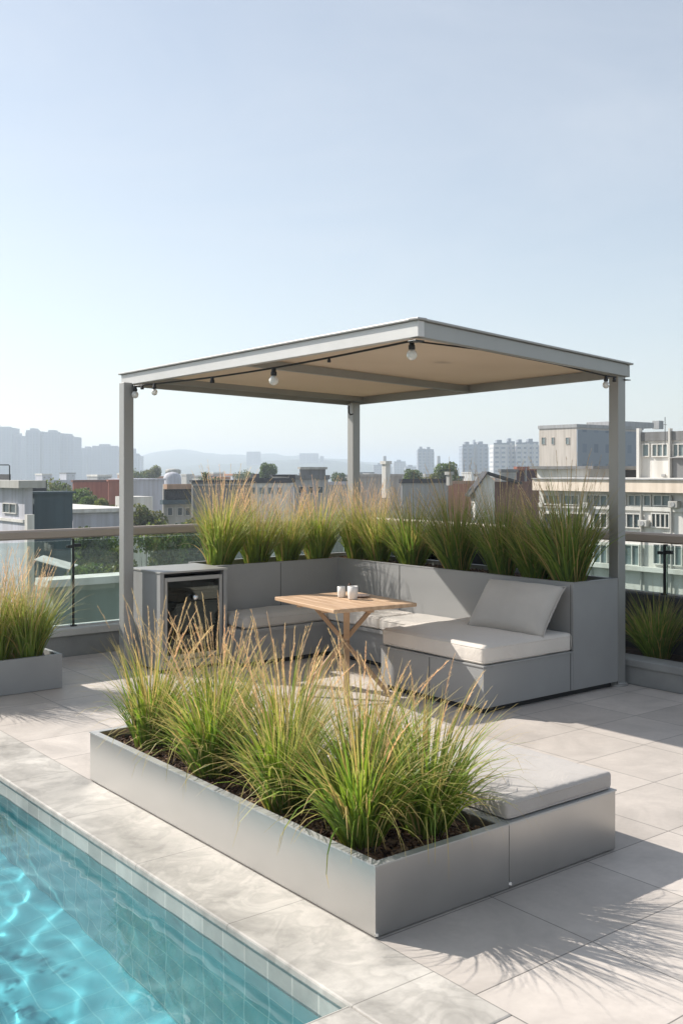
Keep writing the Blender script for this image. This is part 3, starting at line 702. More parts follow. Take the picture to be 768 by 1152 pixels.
def socket(p, s=1.0, bulb=True):
    p = p-cp
    bm = bmesh.new(); lathe(bm, [(0,.006),(.012*s,.006),(.016*s,-.006),(.016*s,-.022*s),(.021*s,-.030*s),(.021*s,-.052*s),(0,-.053*s)], 14, tuple(p))
    k = obj('socket', bm, M['black'], sl, True)
    if bulb:
        bm = bmesh.new(); R = .033*s; lathe(bm, [(.012*s,0)]+[(R*math.sin(a), -.028*s-.005+R*math.cos(a)*1.05) for a in [.45+i*(PI-.45)/9 for i in range(9)]]+[(0,-.028*s-.005-R*1.05)], 18, (p.x,p.y,p.z-.052*s))
        obj('bulb', bm, M['bulb'], k, True)
socket(cpt(0)); socket(cpt(.412), 1.05); socket(cpt(.2316), .6, False); socket(cpt(.643), .85, False); socket(cpt(.896), .8); socket(cpt(.955), .7, False); socket(cpt(.99), .9)
socket(pR, .8); socket(cw(2.115,7.9,2.43), .7, False)
bm = bmesh.new(); tube(bm, [cw(.075,10.4,2.37), cw(.075,10.4,2.30), cw(.09,10.4,2.275), cw(.12,10.4,2.285)], .008, 6)
tag(obj('hook', bm, M['black']), 'small black hook hanging by the back post under the pergola roof', 'hook')

# ------------------------------------------------------------------ ornamental grasses
def lerp(a, b, f): return tuple(a[i]*(1-f)+b[i]*f for i in range(3))
def clump_bm(seed, n=420, H=.68, spread=.55, r0=.075, tip=(.30,.24,.10), green=(.10,.175,.035), wmul=1.0, droop=1.0):
    rng = random.Random(seed); bm = bmesh.new(); cl = bm.loops.layers.float_color.new('Col')
    for _ in range(n):
        a = rng.uniform(0,2*PI); rr = r0*math.sqrt(rng.random()); p = Vector((rr*math.cos(a), rr*math.sin(a), -.01))
        k = rng.random(); outer = rr/r0
        L_ = H*rng.uniform(.55,1.12)*(1-.12*outer)
        a2 = a+rng.gauss(0,.5); th = abs(rng.gauss(0,.10))+outer*.24*spread+.02
        bend = rng.uniform(.10,.95)*spread*(.4+outer)*droop
        if rng.random() < .14: bend += rng.uniform(.5,1.5)*droop
        w0 = rng.uniform(.0013,.0029)*wmul; nseg = 8
        tw = rng.uniform(0,PI); side0 = Vector((-math.sin(a2+tw*.3), math.cos(a2+tw*.3), 0))
        g = lerp(green, (green[0]*1.5,green[1]*1.2,green[2]), rng.random()**1.5); g = sc(g, rng.uniform(.65,1.25))
        if rng.random() < .13: g = (.50,.38,.15)
        dry = rng.uniform(.35,.95)
        prev = None; cur = p.copy(); wob = rng.uniform(-.25,.25)
        for s in range(nseg+1):
            f = s/nseg; ww = w0*(.75+.5*math.sin(PI*min(1,f*1.3)))*(1-f**2.2) + .00035
            side = side0
            v1 = bm.verts.new(cur-side*ww); v2 = bm.verts.new(cur+side*ww)
            if prev:
                fc_ = bm.faces.new((prev[0],prev[1],v2,v1))
                c0 = lerp((.36,.33,.09), g, min(1,(f+.02)*5)); c0 = lerp(c0, tip, max(0,(f-dry)/(1.001-dry))*.8 if dry<1 else 0)
                for l in fc_.loops: l[cl] = (*c0,1)
            prev = (v1,v2)
            an = th+bend*f**1.6; aa = a2+wob*f
            cur = cur+Vector((math.sin(an)*math.cos(aa), math.sin(an)*math.sin(aa), math.cos(an)))*(L_/nseg)
    return bm
def plume_bm(seed, n=34, H=.72, spread=.5, r0=.045, col=(.42,.30,.19), fluff=1.0):
    rng = random.Random(seed*7+1); bm = bmesh.new(); cl = bm.loops.layers.float_color.new('Col')
    def quad(a, b, side, w1, w2, c):
        v = [bm.verts.new(a-side*w1), bm.verts.new(a+side*w1), bm.verts.new(b+side*w2), bm.verts.new(b-side*w2)]
        f = bm.faces.new(v)
        for l in f.loops: l[cl] = (*c,1)
    for _ in range(n):
        a = rng.uniform(0,2*PI); rr = r0*math.sqrt(rng.random()); cur = Vector((rr*math.cos(a), rr*math.sin(a), 0))
        L_ = H*rng.uniform(.75,1.15); th = abs(rng.gauss(0,.12))+.03; bend = rng.uniform(.1,.6)*spread; a2 = a+rng.gauss(0,.4); nseg = 12; hl = rng.uniform(.22,.36)
        c = lerp(col, (.66,.54,.32), rng.random()); c = sc(c, rng.uniform(.75,1.2)); side = Vector((-math.sin(a2), math.cos(a2), 0))
        for s in range(nseg):
            f = s/nseg; an = th+bend*f**1.8; d_ = Vector((math.sin(an)*math.cos(a2), math.sin(an)*math.sin(a2), math.cos(an)))
            nxt = cur+d_*(L_/nseg)
            st_c = lerp((.16,.19,.05), c, min(1,f*1.2)); quad(cur, nxt, side, .0009, .0008, st_c)
            if f > 1-hl:
                ff = (f-(1-hl))/hl; m_ = int(9*fluff)
                for _q in range(m_):
                    b0 = cur.lerp(nxt, rng.random()); az = rng.uniform(0,2*PI); o_ = Vector((math.cos(az),math.sin(az),0))
                    ln = rng.uniform(.014,.034)*(1-.55*ff)
                    e = b0+(d_*1.0+o_*rng.uniform(.15,.45)).normalized()*ln
                    quad(b0, e, Vector((-o_.y,o_.x,0)), .0011, .0003, sc(c, rng.uniform(.8,1.25)))
            cur = nxt
    return bm
def grass(label, loc, rz, bl, pl, s=(1,1,1), group='ornamental grass clumps'):
    r = empty('grass_clump', loc, rz, label, 'ornamental grass', group); r.scale = s; r.rotation_euler = (R_(5)*math.sin(rz*3.7+1), R_(5)*math.cos(rz*5.1), rz)
    o = bpy.data.objects.new('leaf_blades', bl); C.objects.link(o); o.parent = r
    if pl: o = bpy.data.objects.new('seed_heads', pl); C.objects.link(o); o.parent = r
    return r
def mesh_of(bm, mat, name):
    me = bpy.data.meshes.new(name); bm.to_mesh(me); bm.free(); me.materials.append(mat); return me
front = [ (2.60,4.96,'leftmost green grass clump at the far end of the steel planter'),
          (2.585,4.28,'second front-row grass clump from the far end of the steel planter'),
          (2.575,3.66,'middle front-row grass clump, arching over the pool side of the steel planter'),
          (2.58,3.13,'big green grass clump at the near corner of the steel planter'),
          (2.87,3.07,'grass clump in the steel planter leaning over the bench cushion'),
          (2.86,4.62,'back-row tan-tipped grass clump nearest the far end of the steel planter'),
          (2.88,4.05,'back-row grass clump in the steel planter, in line with the table'),
          (2.87,3.50,'back-row grass clump in the steel planter, right behind the near corner clump')]
for i, (x, y, lb) in enumerate(front):
    bl = mesh_of(clump_bm(11+i, [400,430,410,470,380,300,300,300][i], [.66,.70,.72,.76,.68,.66,.70,.66][i], [1.15,1.3,1.2,1.4,1.3,.9,.9,.9][i], .068, tip=(.62,.46,.20), green=(.165,.27,.05), wmul=2.0, droop=1.25), M['blade'], 'front_blades')
    pl = mesh_of(plume_bm(31+i, [30,26,24,14,16,28,30,18][i], .75, 1.3, .08, col=(.74,.53,.34), fluff=3.4), M['blade'], 'front_plumes')
    grass(lb, (x,y,.20), i*1.3, bl, pl, group='grass clumps in the steel planter')
va = [(mesh_of(clump_bm(60+i, 520, .76, 1.0, .09, tip=(.60,.46,.24), green=(.20,.30,.06), wmul=1.9), M['blade'], 'pale_blades'), mesh_of(plume_bm(70+i, 70, .80, .95, .09, col=(.70,.50,.36), fluff=2.0), M['blade'], 'pale_plumes')) for i in range(3)]
vb = [(mesh_of(clump_bm(80+i, 540, .82, 1.05, .09, tip=(.40,.32,.15), green=(.14,.23,.05), wmul=2.0), M['blade'], 'dark_blades'), mesh_of(plume_bm(90+i, 34, .86, .8, .09, col=(.55,.40,.26), fluff=1.8), M['blade'], 'dark_plumes')) for i in range(3)]
back = [(4.92,8.03,va,0,1.05,'grass clump at the left end of the sofa planter, next to the drinks cabinet'),
        (5.32,8.03,va,1,.95,'second grass clump from the left in the sofa planter'),
        (5.68,8.03,va,2,.97,'third grass clump from the left in the sofa planter'),
        (6.06,8.03,va,0,.97,'fourth grass clump from the left in the sofa planter, left of the back post'),
        (6.50,7.95,va,1,.92,'grass clump growing around the back pergola post'),
        (6.40,7.50,va,2,1.0,'bright arching grass clump just right of the back pergola post'),
        (6.40,7.02,vb,0,.98,'green grass clump in the sofa planter above the table cups'),
        (6.41,6.44,vb,1,1.02,'dark grass clump in the sofa planter, midway along the right wing'),
        (6.40,5.90,vb,2,1.0,'dark grass clump in the sofa planter directly above the throw pillow'),
        (6.42,5.55,vb,0,.92,'small dark grass clump just behind the rightmost one of the sofa planter'),
        (6.40,5.18,vb,1,1.16,'largest dark grass clump at the near right end of the sofa planter')]
for i, (x, y, vs, k, s_, lb) in enumerate(back):
    grass(lb, (x,y,.79), i*2.1, vs[k][0], vs[k][1], (s_,s_*(1+.12*math.sin(i*2.3)),s_*(1+.07*math.cos(i*1.7))), 'grass clumps in the sofa planter')
for i, (x, y, k, s_, lb) in enumerate(((3.03,7.80,0,1.0,'pink-tipped grass clump at the right end of the left planter'),(2.78,7.83,1,1.06,'pink-tipped grass clump second from the right end of the left planter'),(2.45,7.80,2,1.05,'pink-tipped grass clump third from the right end of the left planter'))):
    grass(lb, (x,y,.195), i*1.7+.5, va[k][0], va[k][1], (s_,s_,s_), 'grass clumps in the left planter')
grass('dark green spiky grass clump in the right planting bed beside the post', (7.22,4.94,.15), 1.1, vb[2][0], None, (.95,.95,.78), 'grass clumps in the right bed')
grass('dark green spiky grass clump cut by the right edge of the picture', (7.22,4.35,.15), 2.7, vb[0][0], None, (.9,.9,.74), 'grass clumps in the right bed')
#CITY
# ------------------------------------------------------------------ the city beyond the terrace
def wallmat(name, col, var=.12, scale=.5, rough=.85):
    m, t, b = nodes(name); mp = mapping(t)
    n = N(t,'ShaderNodeTexNoise'); n.inputs['Scale'].default_value = scale; n.inputs['Detail'].default_value = 8; n.inputs['Roughness'].default_value = .65
    mp.inputs['Scale'].default_value = (1,1,.35); t.links.new(mp.outputs[0], n.inputs['Vector'])
    r = ramp(t, n.outputs['Fac'], [(.3, sc(col,1-var)),(.7, sc(col,1+var))])
    mp2 = mapping(t, (2.2,2.2,.12)); n2 = N(t,'ShaderNodeTexNoise'); n2.inputs['Scale'].default_value = 1; n2.inputs['Detail'].default_value = 6; t.links.new(mp2.outputs[0], n2.inputs['Vector'])
    r2 = ramp(t, n2.outputs['Fac'], [(.35,(.74,.72,.69)),(.58,(1,1,1))]); mx = N(t,'ShaderNodeMixRGB', blend_type='MULTIPLY'); mx.inputs[0].default_value = .8
    t.links.new(r.outputs[0], mx.inputs[1]); t.links.new(r2.outputs[0], mx.inputs[2]); t.links.new(mx.outputs[0], b.inputs['Base Color']); b.inputs['Roughness'].default_value = rough
    return m
B = {k: wallmat('wall_'+k, c, v) for k, c, v in (('white',(.66,.64,.60),.06),('cream',(.80,.68,.56),.05),('grey',(.36,.36,.36),.10),('lavender',(.50,.50,.55),.05),('teal',(.055,.085,.10),.12),
    ('brick',(.36,.135,.09),.14),('brown',(.20,.095,.065),.18),('maroon',(.07,.025,.025),.2),('dark',(.045,.045,.05),.15),('rib',(.19,.19,.19),.2),('beige',(.56,.50,.44),.08),('blue',(.23,.26,.30),.10),
    ('tan',(.42,.27,.18),.12),('terracotta',(.42,.19,.11),.15),('concrete',(.42,.41,.38),.14),('sage',(.30,.34,.30),.10))}
M['wglass'] = plain('window_glass', (.05,.07,.075), .15, 0, .3, 1.5); M['wglass2'] = plain('dull_window', (.16,.20,.20), .3, 0, .25, 1.0)
def facade_mat(name, col, win, fw, fh, bay=0):
    """far tower cladding: rows of small windows between pale piers"""
    m, t, b = nodes(name); tc = N(t,'ShaderNodeTexCoord'); sp = N(t,'ShaderNodeSeparateXYZ'); t.links.new(tc.outputs['Object'], sp.inputs[0])
    ad = N(t,'ShaderNodeMath', operation='ADD'); t.links.new(sp.outputs[0], ad.inputs[0]); t.links.new(sp.outputs[1], ad.inputs[1])
    cb = N(t,'ShaderNodeCombineXYZ'); t.links.new(ad.outputs[0], cb.inputs[0]); t.links.new(sp.outputs[2], cb.inputs[1])
    br = N(t,'ShaderNodeTexBrick'); br.offset = 0; br.inputs['Scale'].default_value = 1; br.inputs['Brick Width'].default_value = fw; br.inputs['Row Height'].default_value = fh
    br.inputs['Mortar Size'].default_value = fh*.30; br.inputs['Mortar Smooth'].default_value = .1; br.inputs['Color1'].default_value = (*win,1); br.inputs['Color2'].default_value = (*sc(win,1.5),1); br.inputs['Mortar'].default_value = (*col,1)
    t.links.new(cb.outputs[0], br.inputs['Vector']); t.links.new(br.outputs['Color'], b.inputs['Base Color']); b.inputs['Roughness'].default_value = .7
    return m
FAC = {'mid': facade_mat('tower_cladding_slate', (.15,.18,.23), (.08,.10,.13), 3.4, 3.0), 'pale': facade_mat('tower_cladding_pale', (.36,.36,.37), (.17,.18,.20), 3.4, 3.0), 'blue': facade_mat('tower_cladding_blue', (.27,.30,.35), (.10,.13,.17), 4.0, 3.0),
       'white': facade_mat('tower_cladding_white', (.58,.56,.53), (.16,.18,.21), 4.4, 3.2), 'block': facade_mat('block_shade_cladding', (.22,.25,.29), (.12,.145,.18), 3.0, 3.3)}  # the grey block's cladding colours include the shade on its right side

def tower(label, secs, d, mat, dep, group='hazy far towers', cap=True):
    """secs: list of (px0, px1, ytop, setback)"""
    p0 = at(secs[0][0], d, GZ); r = empty('tower_block', p0, -R_(YAW), label, 'tower', group)
    for (a, b, y, sb) in secs:
        x0 = (a-secs[0][0])*d/F; x1 = (b-secs[0][0])*d/F; z = zy(y,d)-GZ
        o = obj('tower_section', nb(((x0,sb,0),(x1,sb+dep,z))), mat, r)
        if cap:
            w_ = x1-x0; obj('roof_housing', nb(((x0+w_*.25,sb+2,z),(x0+w_*.6,sb+dep*.5,z+3.2)), ((x0,sb,z),(x1,sb+.8,z+1.1))), B['blue'], o)
        n = max(2,int((x1-x0)/9)); bm = bmesh.new()
        for i in range(n+1):
            xx = x0+(x1-x0)*i/n; box(bm, (xx-.35,sb-.8,0),(xx+.35,sb-.01,z-1.5))
        obj('pier', bm, B['grey'] if mat is FAC['blue'] else B['blue'] if mat is FAC['mid'] else B['lavender'], o)
    return r
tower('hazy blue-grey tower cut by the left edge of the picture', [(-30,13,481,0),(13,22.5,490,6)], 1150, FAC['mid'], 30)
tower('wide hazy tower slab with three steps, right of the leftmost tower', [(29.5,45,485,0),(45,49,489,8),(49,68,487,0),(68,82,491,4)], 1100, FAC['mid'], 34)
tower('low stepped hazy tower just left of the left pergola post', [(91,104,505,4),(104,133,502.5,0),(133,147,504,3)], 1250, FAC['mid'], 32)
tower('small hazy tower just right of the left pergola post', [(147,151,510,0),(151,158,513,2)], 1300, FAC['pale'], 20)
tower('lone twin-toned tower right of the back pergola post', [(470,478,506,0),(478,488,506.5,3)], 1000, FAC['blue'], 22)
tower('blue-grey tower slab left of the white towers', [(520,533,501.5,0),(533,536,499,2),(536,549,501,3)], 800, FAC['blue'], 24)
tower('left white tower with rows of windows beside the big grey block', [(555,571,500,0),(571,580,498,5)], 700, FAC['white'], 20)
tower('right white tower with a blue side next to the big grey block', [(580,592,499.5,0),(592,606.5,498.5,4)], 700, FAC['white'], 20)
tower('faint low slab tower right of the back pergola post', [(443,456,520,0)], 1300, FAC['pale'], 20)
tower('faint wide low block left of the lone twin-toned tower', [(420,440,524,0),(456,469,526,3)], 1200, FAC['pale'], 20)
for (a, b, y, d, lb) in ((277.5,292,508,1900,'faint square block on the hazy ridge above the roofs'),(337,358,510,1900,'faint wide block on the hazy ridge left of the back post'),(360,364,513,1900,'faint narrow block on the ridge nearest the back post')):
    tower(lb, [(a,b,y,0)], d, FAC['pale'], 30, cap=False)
for (px, y, d, lb) in ((432.5,513,900,'thin hazy chimney right of the back pergola post'),(493,513,900,'thin hazy mast right of the lone tower')):
    h = zy(y,d)-GZ; bm = bmesh.new(); tube(bm, [(0,0,0),(0,0,h*.8),(0,0,h)], [2.2,1.7,1.4], 10); o = obj('chimney', bm, B['grey']); o.location = at(px,d,GZ); tag(o, lb, 'chimney')

# hills
def ridge(name, pts, d, depth, col, seed):
    bm = bmesh.new(); rows = []
    n = 160; xs = [p[0] for p in pts]
    for j, f in enumerate([0,.15,.35,.6,.85,1.0,1.25,1.7]):
        row = []
        for i in range(n+1):
            px = xs[0]+(xs[-1]-xs[0])*i/n
            for k in range(len(pts)-1):
                if pts[k][0] <= px <= pts[k+1][0]:
                    u = (px-pts[k][0])/(pts[k+1][0]-pts[k][0]); u = u*u*(3-2*u); y = pts[k][1]*(1-u)+pts[k+1][1]*u; break
            hz = zy(y,d)-GZ; g = math.sin(PI/2*min(1,f)) if f <= 1 else max(0,1-(f-1)/.7)
            dd = d-depth+depth*f; nz = noise.noise(Vector((px*.06,f*4,seed)))*hz*.10*(1 if 0<f<1 else .3) + noise.noise(Vector((px*.6,f*9,seed)))*1.8
            row.append(bm.verts.new(at(px,d,0)*(dd/d)*1.0+Vector((0,0,GZ-.5+max(0,hz*g+nz*(f>0))))))
        rows.append(row)
    for j in range(len(rows)-1):
        for i in range(n): bm.faces.new((rows[j][i],rows[j][i+1],rows[j+1][i+1],rows[j+1][i]))
    return struct(name, bm, col, True)
M['hill'] = wallmat('wooded_hill', (.045,.065,.035), .35, .02)
ridge('hills', [(-500,529),(-200,526),(60,524),(140,517),(158,512),(180,507.5),(205,505),(214,506),(222,509),(250,511.5),(275,512.5),(300,510),(330,513),(380,516),(420,520),(470,523),(560,524),(760,521),(1100,527)], 2900, 900, M['hill'], 1)
ridge('hills', [(-500,531),(-100,530),(140,528),(200,524),(260,522),(285,519),(310,518),(340,516.5),(370,518),(400,521),(460,526),(700,528),(1100,530)], 2100, 500, M['hill'], 5)

# --- helper for nearer buildings whose fronts face along the terrace's own axes
def solveY(X, px):   # on the plane X=const, the Y seen at px
    r = (px-CX)/F; return X*(cy-r*sy)/(sy+r*cy)
def solveX(Y, px):
    r = (px-CX)/F; return Y*(sy+r*cy)/(cy-r*sy)
FW = .045
class Bd:
    """block with a corner seen at pxc, a left face (towards -X) reaching pxl and a right face (towards -Y) reaching pxr"""
    def __init__(s, label, pxc, d, ytop, pxl, pxr, mat, cat='building', group=None, name='building', mat2=None, zb=None, cap=None):
        s.c = at(pxc, d, 0); s.d = d
        s.yl = solveY(s.c.x, pxl)-s.c.y; s.xr = solveX(s.c.y, pxr)-s.c.x; s.h = zy(ytop,d)-GZ
        s.r = empty(name, (s.c.x,s.c.y,GZ), 0, label, cat, group)
        z0 = 0 if zb is None else zb-GZ
        s.o = obj('walls', nb(((0,0,z0),(s.xr,s.yl,s.h))), mat, s.r)
        if cap: obj('roof_edge', nb(((-.15,-.15,s.h-.05),(s.xr+.15,s.yl+.15,s.h+cap))), mat2 or mat, s.r)
    def win_left(s, px0, px1, y0, y1, mat='wglass', mull=2, frame='white', deep=.08):
        a = solveY(s.c.x,px0)-s.c.y; b = solveY(s.c.x,px1)-s.c.y; a, b = min(a,b), max(a,b)
        dm = sy*s.c.x+cy*(s.c.y+(a+b)/2); z1 = zy(y0,dm)-GZ; z0 = zy(y1,dm)-GZ
        f = obj('window', nb(((-.10,a,z0),(-.004,a+FW,z1)),((-.10,b-FW,z0),(-.004,b,z1)),((-.10,a+FW,z1-FW),(-.004,b-FW,z1)),((-.10,a+FW,z0),(-.004,b-FW,z0+FW)),
                         *[((-.09,a+(b-a)*k/mull-.02,z0+FW),(-.004,a+(b-a)*k/mull+.02,z1-FW)) for k in range(1,mull)]), B[frame], s.r)
        obj('pane', nb(((-.03,a+FW,z0+FW),(-.002,b-FW,z1-FW))), M[mat], f); return f
    def win_right(s, px0, px1, y0, y1, mat='wglass', mull=2, frame='white'):
        a = solveX(s.c.y,px0)-s.c.x; b = solveX(s.c.y,px1)-s.c.x
        dm = sy*(s.c.x+(a+b)/2)+cy*s.c.y; z1 = zy(y0,dm)-GZ; z0 = zy(y1,dm)-GZ
        f = obj('window', nb(((a,-.10,z0),(a+FW,-.004,z1)),((b-FW,-.10,z0),(b,-.004,z1)),((a+FW,-.10,z1-FW),(b-FW,-.004,z1)),((a+FW,-.10,z0),(b-FW,-.004,z0+FW)),
                         *[((a+(b-a)*k/mull-.02,-.09,z0+FW),(a+(b-a)*k/mull+.02,-.004,z1-FW)) for k in range(1,mull)]), B[frame], s.r)
        obj('pane', nb(((a+FW,-.03,z0+FW),(b-FW,-.002,z1-FW))), M[mat], f); return f
    def band_left(s, px0, px1, y0, y1, mat, out=.12, name='band'):
        a = solveY(s.c.x,px0)-s.c.y; b = solveY(s.c.x,px1)-s.c.y; a, b = min(a,b), max(a,b)
        dm = sy*s.c.x+cy*(s.c.y+(a+b)/2); return obj(name, nb(((-out,a,zy(y1,dm)-GZ),(-.003,b,zy(y0,dm)-GZ))), B[mat], s.r)
    def band_right(s, px0, px1, y0, y1, mat, out=.12, name='band'):
        a = solveX(s.c.y,px0)-s.c.x; b = solveX(s.c.y,px1)-s.c.x
        dm = sy*(s.c.x+(a+b)/2)+cy*s.c.y; return obj(name, nb(((a,-out,zy(y1,dm)-GZ),(b,-.003,zy(y0,dm)-GZ))), B[mat], s.r)

# right: the big grey block
b = Bd('big grey concrete block with sun and shade put into its side colours, behind the right pergola post', 648, 165, 480.5, 606, 722, B['beige'], cap=.5, mat2=B['grey'])  # sunlit left side: its brightness is put into the pale wall colour
obj('shade_side_cladding', nb(((-.02,-.25,0),(b.xr+.1,-.01,b.h-.4))), FAC['block'], b.r)  # shade of the right side put into blue-grey, with its window grid
for (a, c) in ((609,613),(620,623),(636,640)): b.win_left(a, c, 492, 500, 'wglass2', 1, 'beige')
for (a, c) in ((622,636),): b.win_left(a, c, 533, 540, 'wglass2', 2, 'beige')
for row in range(4):
    for k, px in enumerate((661,668,676,684)): b.win_right(px, px+4.6, 493+row*10.5, 499+row*10.5, 'wglass', 1, 'blue')
obj('roof_housing', nb(((14,2,b.h+.5),(24,9,b.h+1.5)), ((27,3,b.h+.5),(28.4,4.4,b.h+2.0))), B['grey'], b.r)
# right: white building with long cream parapet
b = Bd('long white building with a cream parapet band and window rows, right of the sofa', 1150, 30.5, 541, 606, 1400, B['white'])
def pod(px): return px
b.band_left(606, 1150, 540.6, 555.5, 'cream', .45, 'parapet_band')
b.band_left(606, 1150, 539.2, 540.6, 'grey', .52, 'parapet_coping')
for (p0, p1, ml) in ((612,630,3),(634,652,2),(660,684,3),(688,705,2),(707,722,2),(724,733,1),(735,755,2)): b.win_left(p0, p1, 556.5, 569.5, 'wglass2', ml)
b.band_left(606, 900, 570, 575, 'white', .10, 'sill_band')
for (p0, p1, ml) in ((612,630,2),(640,657,2),(668,684,2),(690,721,4),(733,754,4),(780,800,3)): b.win_left(p0, p1, 577, 594, 'wglass', ml)
for (p0, p1, ml) in ((612,640,3),(668,684,2),(694,720,3),(735,768,4),(780,800,3)): b.win_left(p0, p1, 612, 636, 'wglass2', ml)
b.band_left(606, 900, 638, 643, 'white', .35, 'ledge')
for (p0, p1, ml) in ((612,640,3),(668,684,2),(694,720,3),(735,768,4)): b.win_left(p0, p1, 676, 700, 'wglass', ml)
PB = b
def y_at(px): return solveY(b.c.x, px)-b.c.y
for k, (px, yy) in enumerate(((657.5,572),(723,592),(757,571))):
    a = y_at(px); dm = sy*b.c.x+cy*(b.c.y+a); z = zy(yy,dm)-GZ
    u = obj('air_conditioner', nb(((-.30,a-.36,z),(-.03,a+.06,z+.26)), bev=.02), B['concrete'], b.r)
    bm = bmesh.new(); lathe(bm, [(0,.02),(.09,.02),(.10,0)], 16); o = obj('fan_grille', bm, B['grey'], u); o.rotation_euler = (0,-PI/2,0); o.location = (-.303,a-.15,z+.13)
for px in (632,666,692,722.5,756):
    a = y_at(px); bm = bmesh.new(); tube(bm, [(-.09,a,b.h-.7),(-.09,a,b.h-9)], .045, 8); obj('downpipe', bm, B['concrete'], b.r)
# white penthouse with window strip on its roof
dP = 36.5
b = Bd('white upper storey with a tall window strip, cut by the right edge of the picture', 1200, 33.0, 478, 719, 1400, B['white'], zb=1.2)
b.band_left(722, 900, 483.5, 494, 'rib', .10, 'dark_fascia'); 
for (p0, p1, ml) in ((722.5,731,1),(733.5,752,3),(757,776,3),(780,800,3)): b.win_left(p0, p1, 499, 514, 'wglass2', ml)
b.band_left(754.3,756,482,541,'white',.22,'pilaster'); b.band_left(718.5,721.5,482,541,'white',.22,'pilaster')
b.band_left(757, 900, 513.5, 514.6, 'grey', .28, 'ledge'); b.band_left(757, 900, 515, 539, 'rib', .08, 'dark_panel')
b.band_left(744,748,533.5,536,'grey',.06,'vent')
bm = bmesh.new(); tube(bm, [(0,0,-.6),(0,0,.62)], .015, 6); tube(bm, [(-.10,0,.3),(.10,0,.3)], .01, 6); o = obj('roof_antenna', bm, M['darkmetal']); o.location = at(747.5,42,zy(486,42)); tag(o,'thin antenna on the roof of the white upper storey','antenna')
# canopy shed on that roof
q = at(690, 41, 0)
r = empty('roof_shed', at(661,46,1.25), 0, 'white rooftop shed with a dark flat lean-to roof, left of the white upper storey', 'shed')
w_ = solveX(at(661,46).y, 716)-at(661,46).x
obj('walls', nb(((0,0,0),(w_,3,.55))), B['white'], r)
bm = nb(((-.3,-.5,.55),(w_+.6,3.2,.68))); obj('roof', bm, B['rib'], r)
obj('doorway', nb(((w_*.62,-.04,.0),(w_*.98,-.003,.50))), B['dark'], r)

# the rusty workshop cluster
d = 95
b = Bd('brown rusty metal shed wall in front of the white towers', 546, d, 543.5, 545, 607, B['brown'], cap=.12, name='shed', cat='shed')
b = Bd('dark maroon shed with a red roof line, left of the big grey block', 581, 112, 528.5, 579.5, 612, B['maroon'], name='shed', cat='shed', cap=.35, mat2=B['brick'])
b.band_right(589.3,590.6,526,542,'grey',.2,'post'); 
b = Bd('white louvred plant box between the maroon shed and the white gable', 563, 108, 531, 562, 580.5, B['white'], name='plant_box', cat='plant box', cap=.3, mat2=B['rib'])
for k in range(5): b.band_right(564,580,533+k*2.1,533.8+k*2.1,'grey',.1,'louvre')
def gable(label, px0, px1, d, ye, yr, mat, roofmat):
    p = at(px0,d,GZ); r = empty('gabled_shed', p, -R_(YAW), label, 'shed'); w_ = (px1-px0)*d/F; he = zy(ye,d)-GZ; hr = zy(yr,d)-GZ
    bm = bmesh.new(); pr_ = [(0,0),(w_,0),(w_,he),(w_*.62,hr),(0,he-1.0)]
    A = [bm.verts.new((x,0,z)) for x, z in pr_]; Bv = [bm.verts.new((x,3,z)) for x, z in pr_]
    bm.faces.new(A); bm.faces.new(Bv[::-1])
    for k in range(5): bm.faces.new((A[k],Bv[k],Bv[(k+1)%5],A[(k+1)%5]))
    obj('walls', bm, mat, r)
    bm = bmesh.new()
    for (x0,z0),(x1,z1) in (((-.5,he-1.5),(w_*.62,hr+.02)),((w_*.62,hr+.02),(w_+2.5,he-.3))):
        v = [bm.verts.new(q_) for q_ in ((x0,-.4,z0),(x1,-.4,z1),(x1,3.4,z1),(x0,3.4,z0),(x0,-.4,z0+.2),(x1,-.4,z1+.2),(x1,3.4,z1+.2),(x0,3.4,z0+.2))]
        for f in ((3,2,1,0),(4,5,6,7),(0,1,5,4),(1,2,6,5),(2,3,7,6),(3,0,4,7)): bm.faces.new([v[i] for i in f])
    obj('roof', bm, roofmat, r); return r
gable('white gabled shed with a dark sloping roof, left of the brown shed', 534, 556, 94, 541, 533, B['white'], B['dark'])
Bd('low terracotta-coloured roof building between the trees and the white gable', 503, 120, 544, 502, 547, B['terracotta'], cap=.3, mat2=B['tan'])
Bd('long grey flat-roofed building in front of the trees right of the back post', 452, 95, 543, 451, 504, B['grey'], cap=.35, mat2=B['dark'])
Bd('pale grey low building just right of the back pergola post', 404, 130, 536, 403, 452, B['concrete'], cap=.3)
bm = nb(((-.28,-.28,0),(.28,.28,3.2)), ((-.4,-.4,3.2),(.4,.4,3.5))); o = obj('roof_chimney', bm, B['white']); o.location = at(434,97,zy(560,97)); tag(o,'white square chimney standing above the roofs right of the back post','chimney')
bm = nb(((-.2,-.2,0),(.2,.2,1.0)), ((-.32,-.32,1.0),(.32,.32,1.3))); o = obj('roof_chimney', bm, B['concrete']); o.location = at(505,97,zy(546,97)); tag(o,'short roof chimney left of the terracotta roof','chimney')

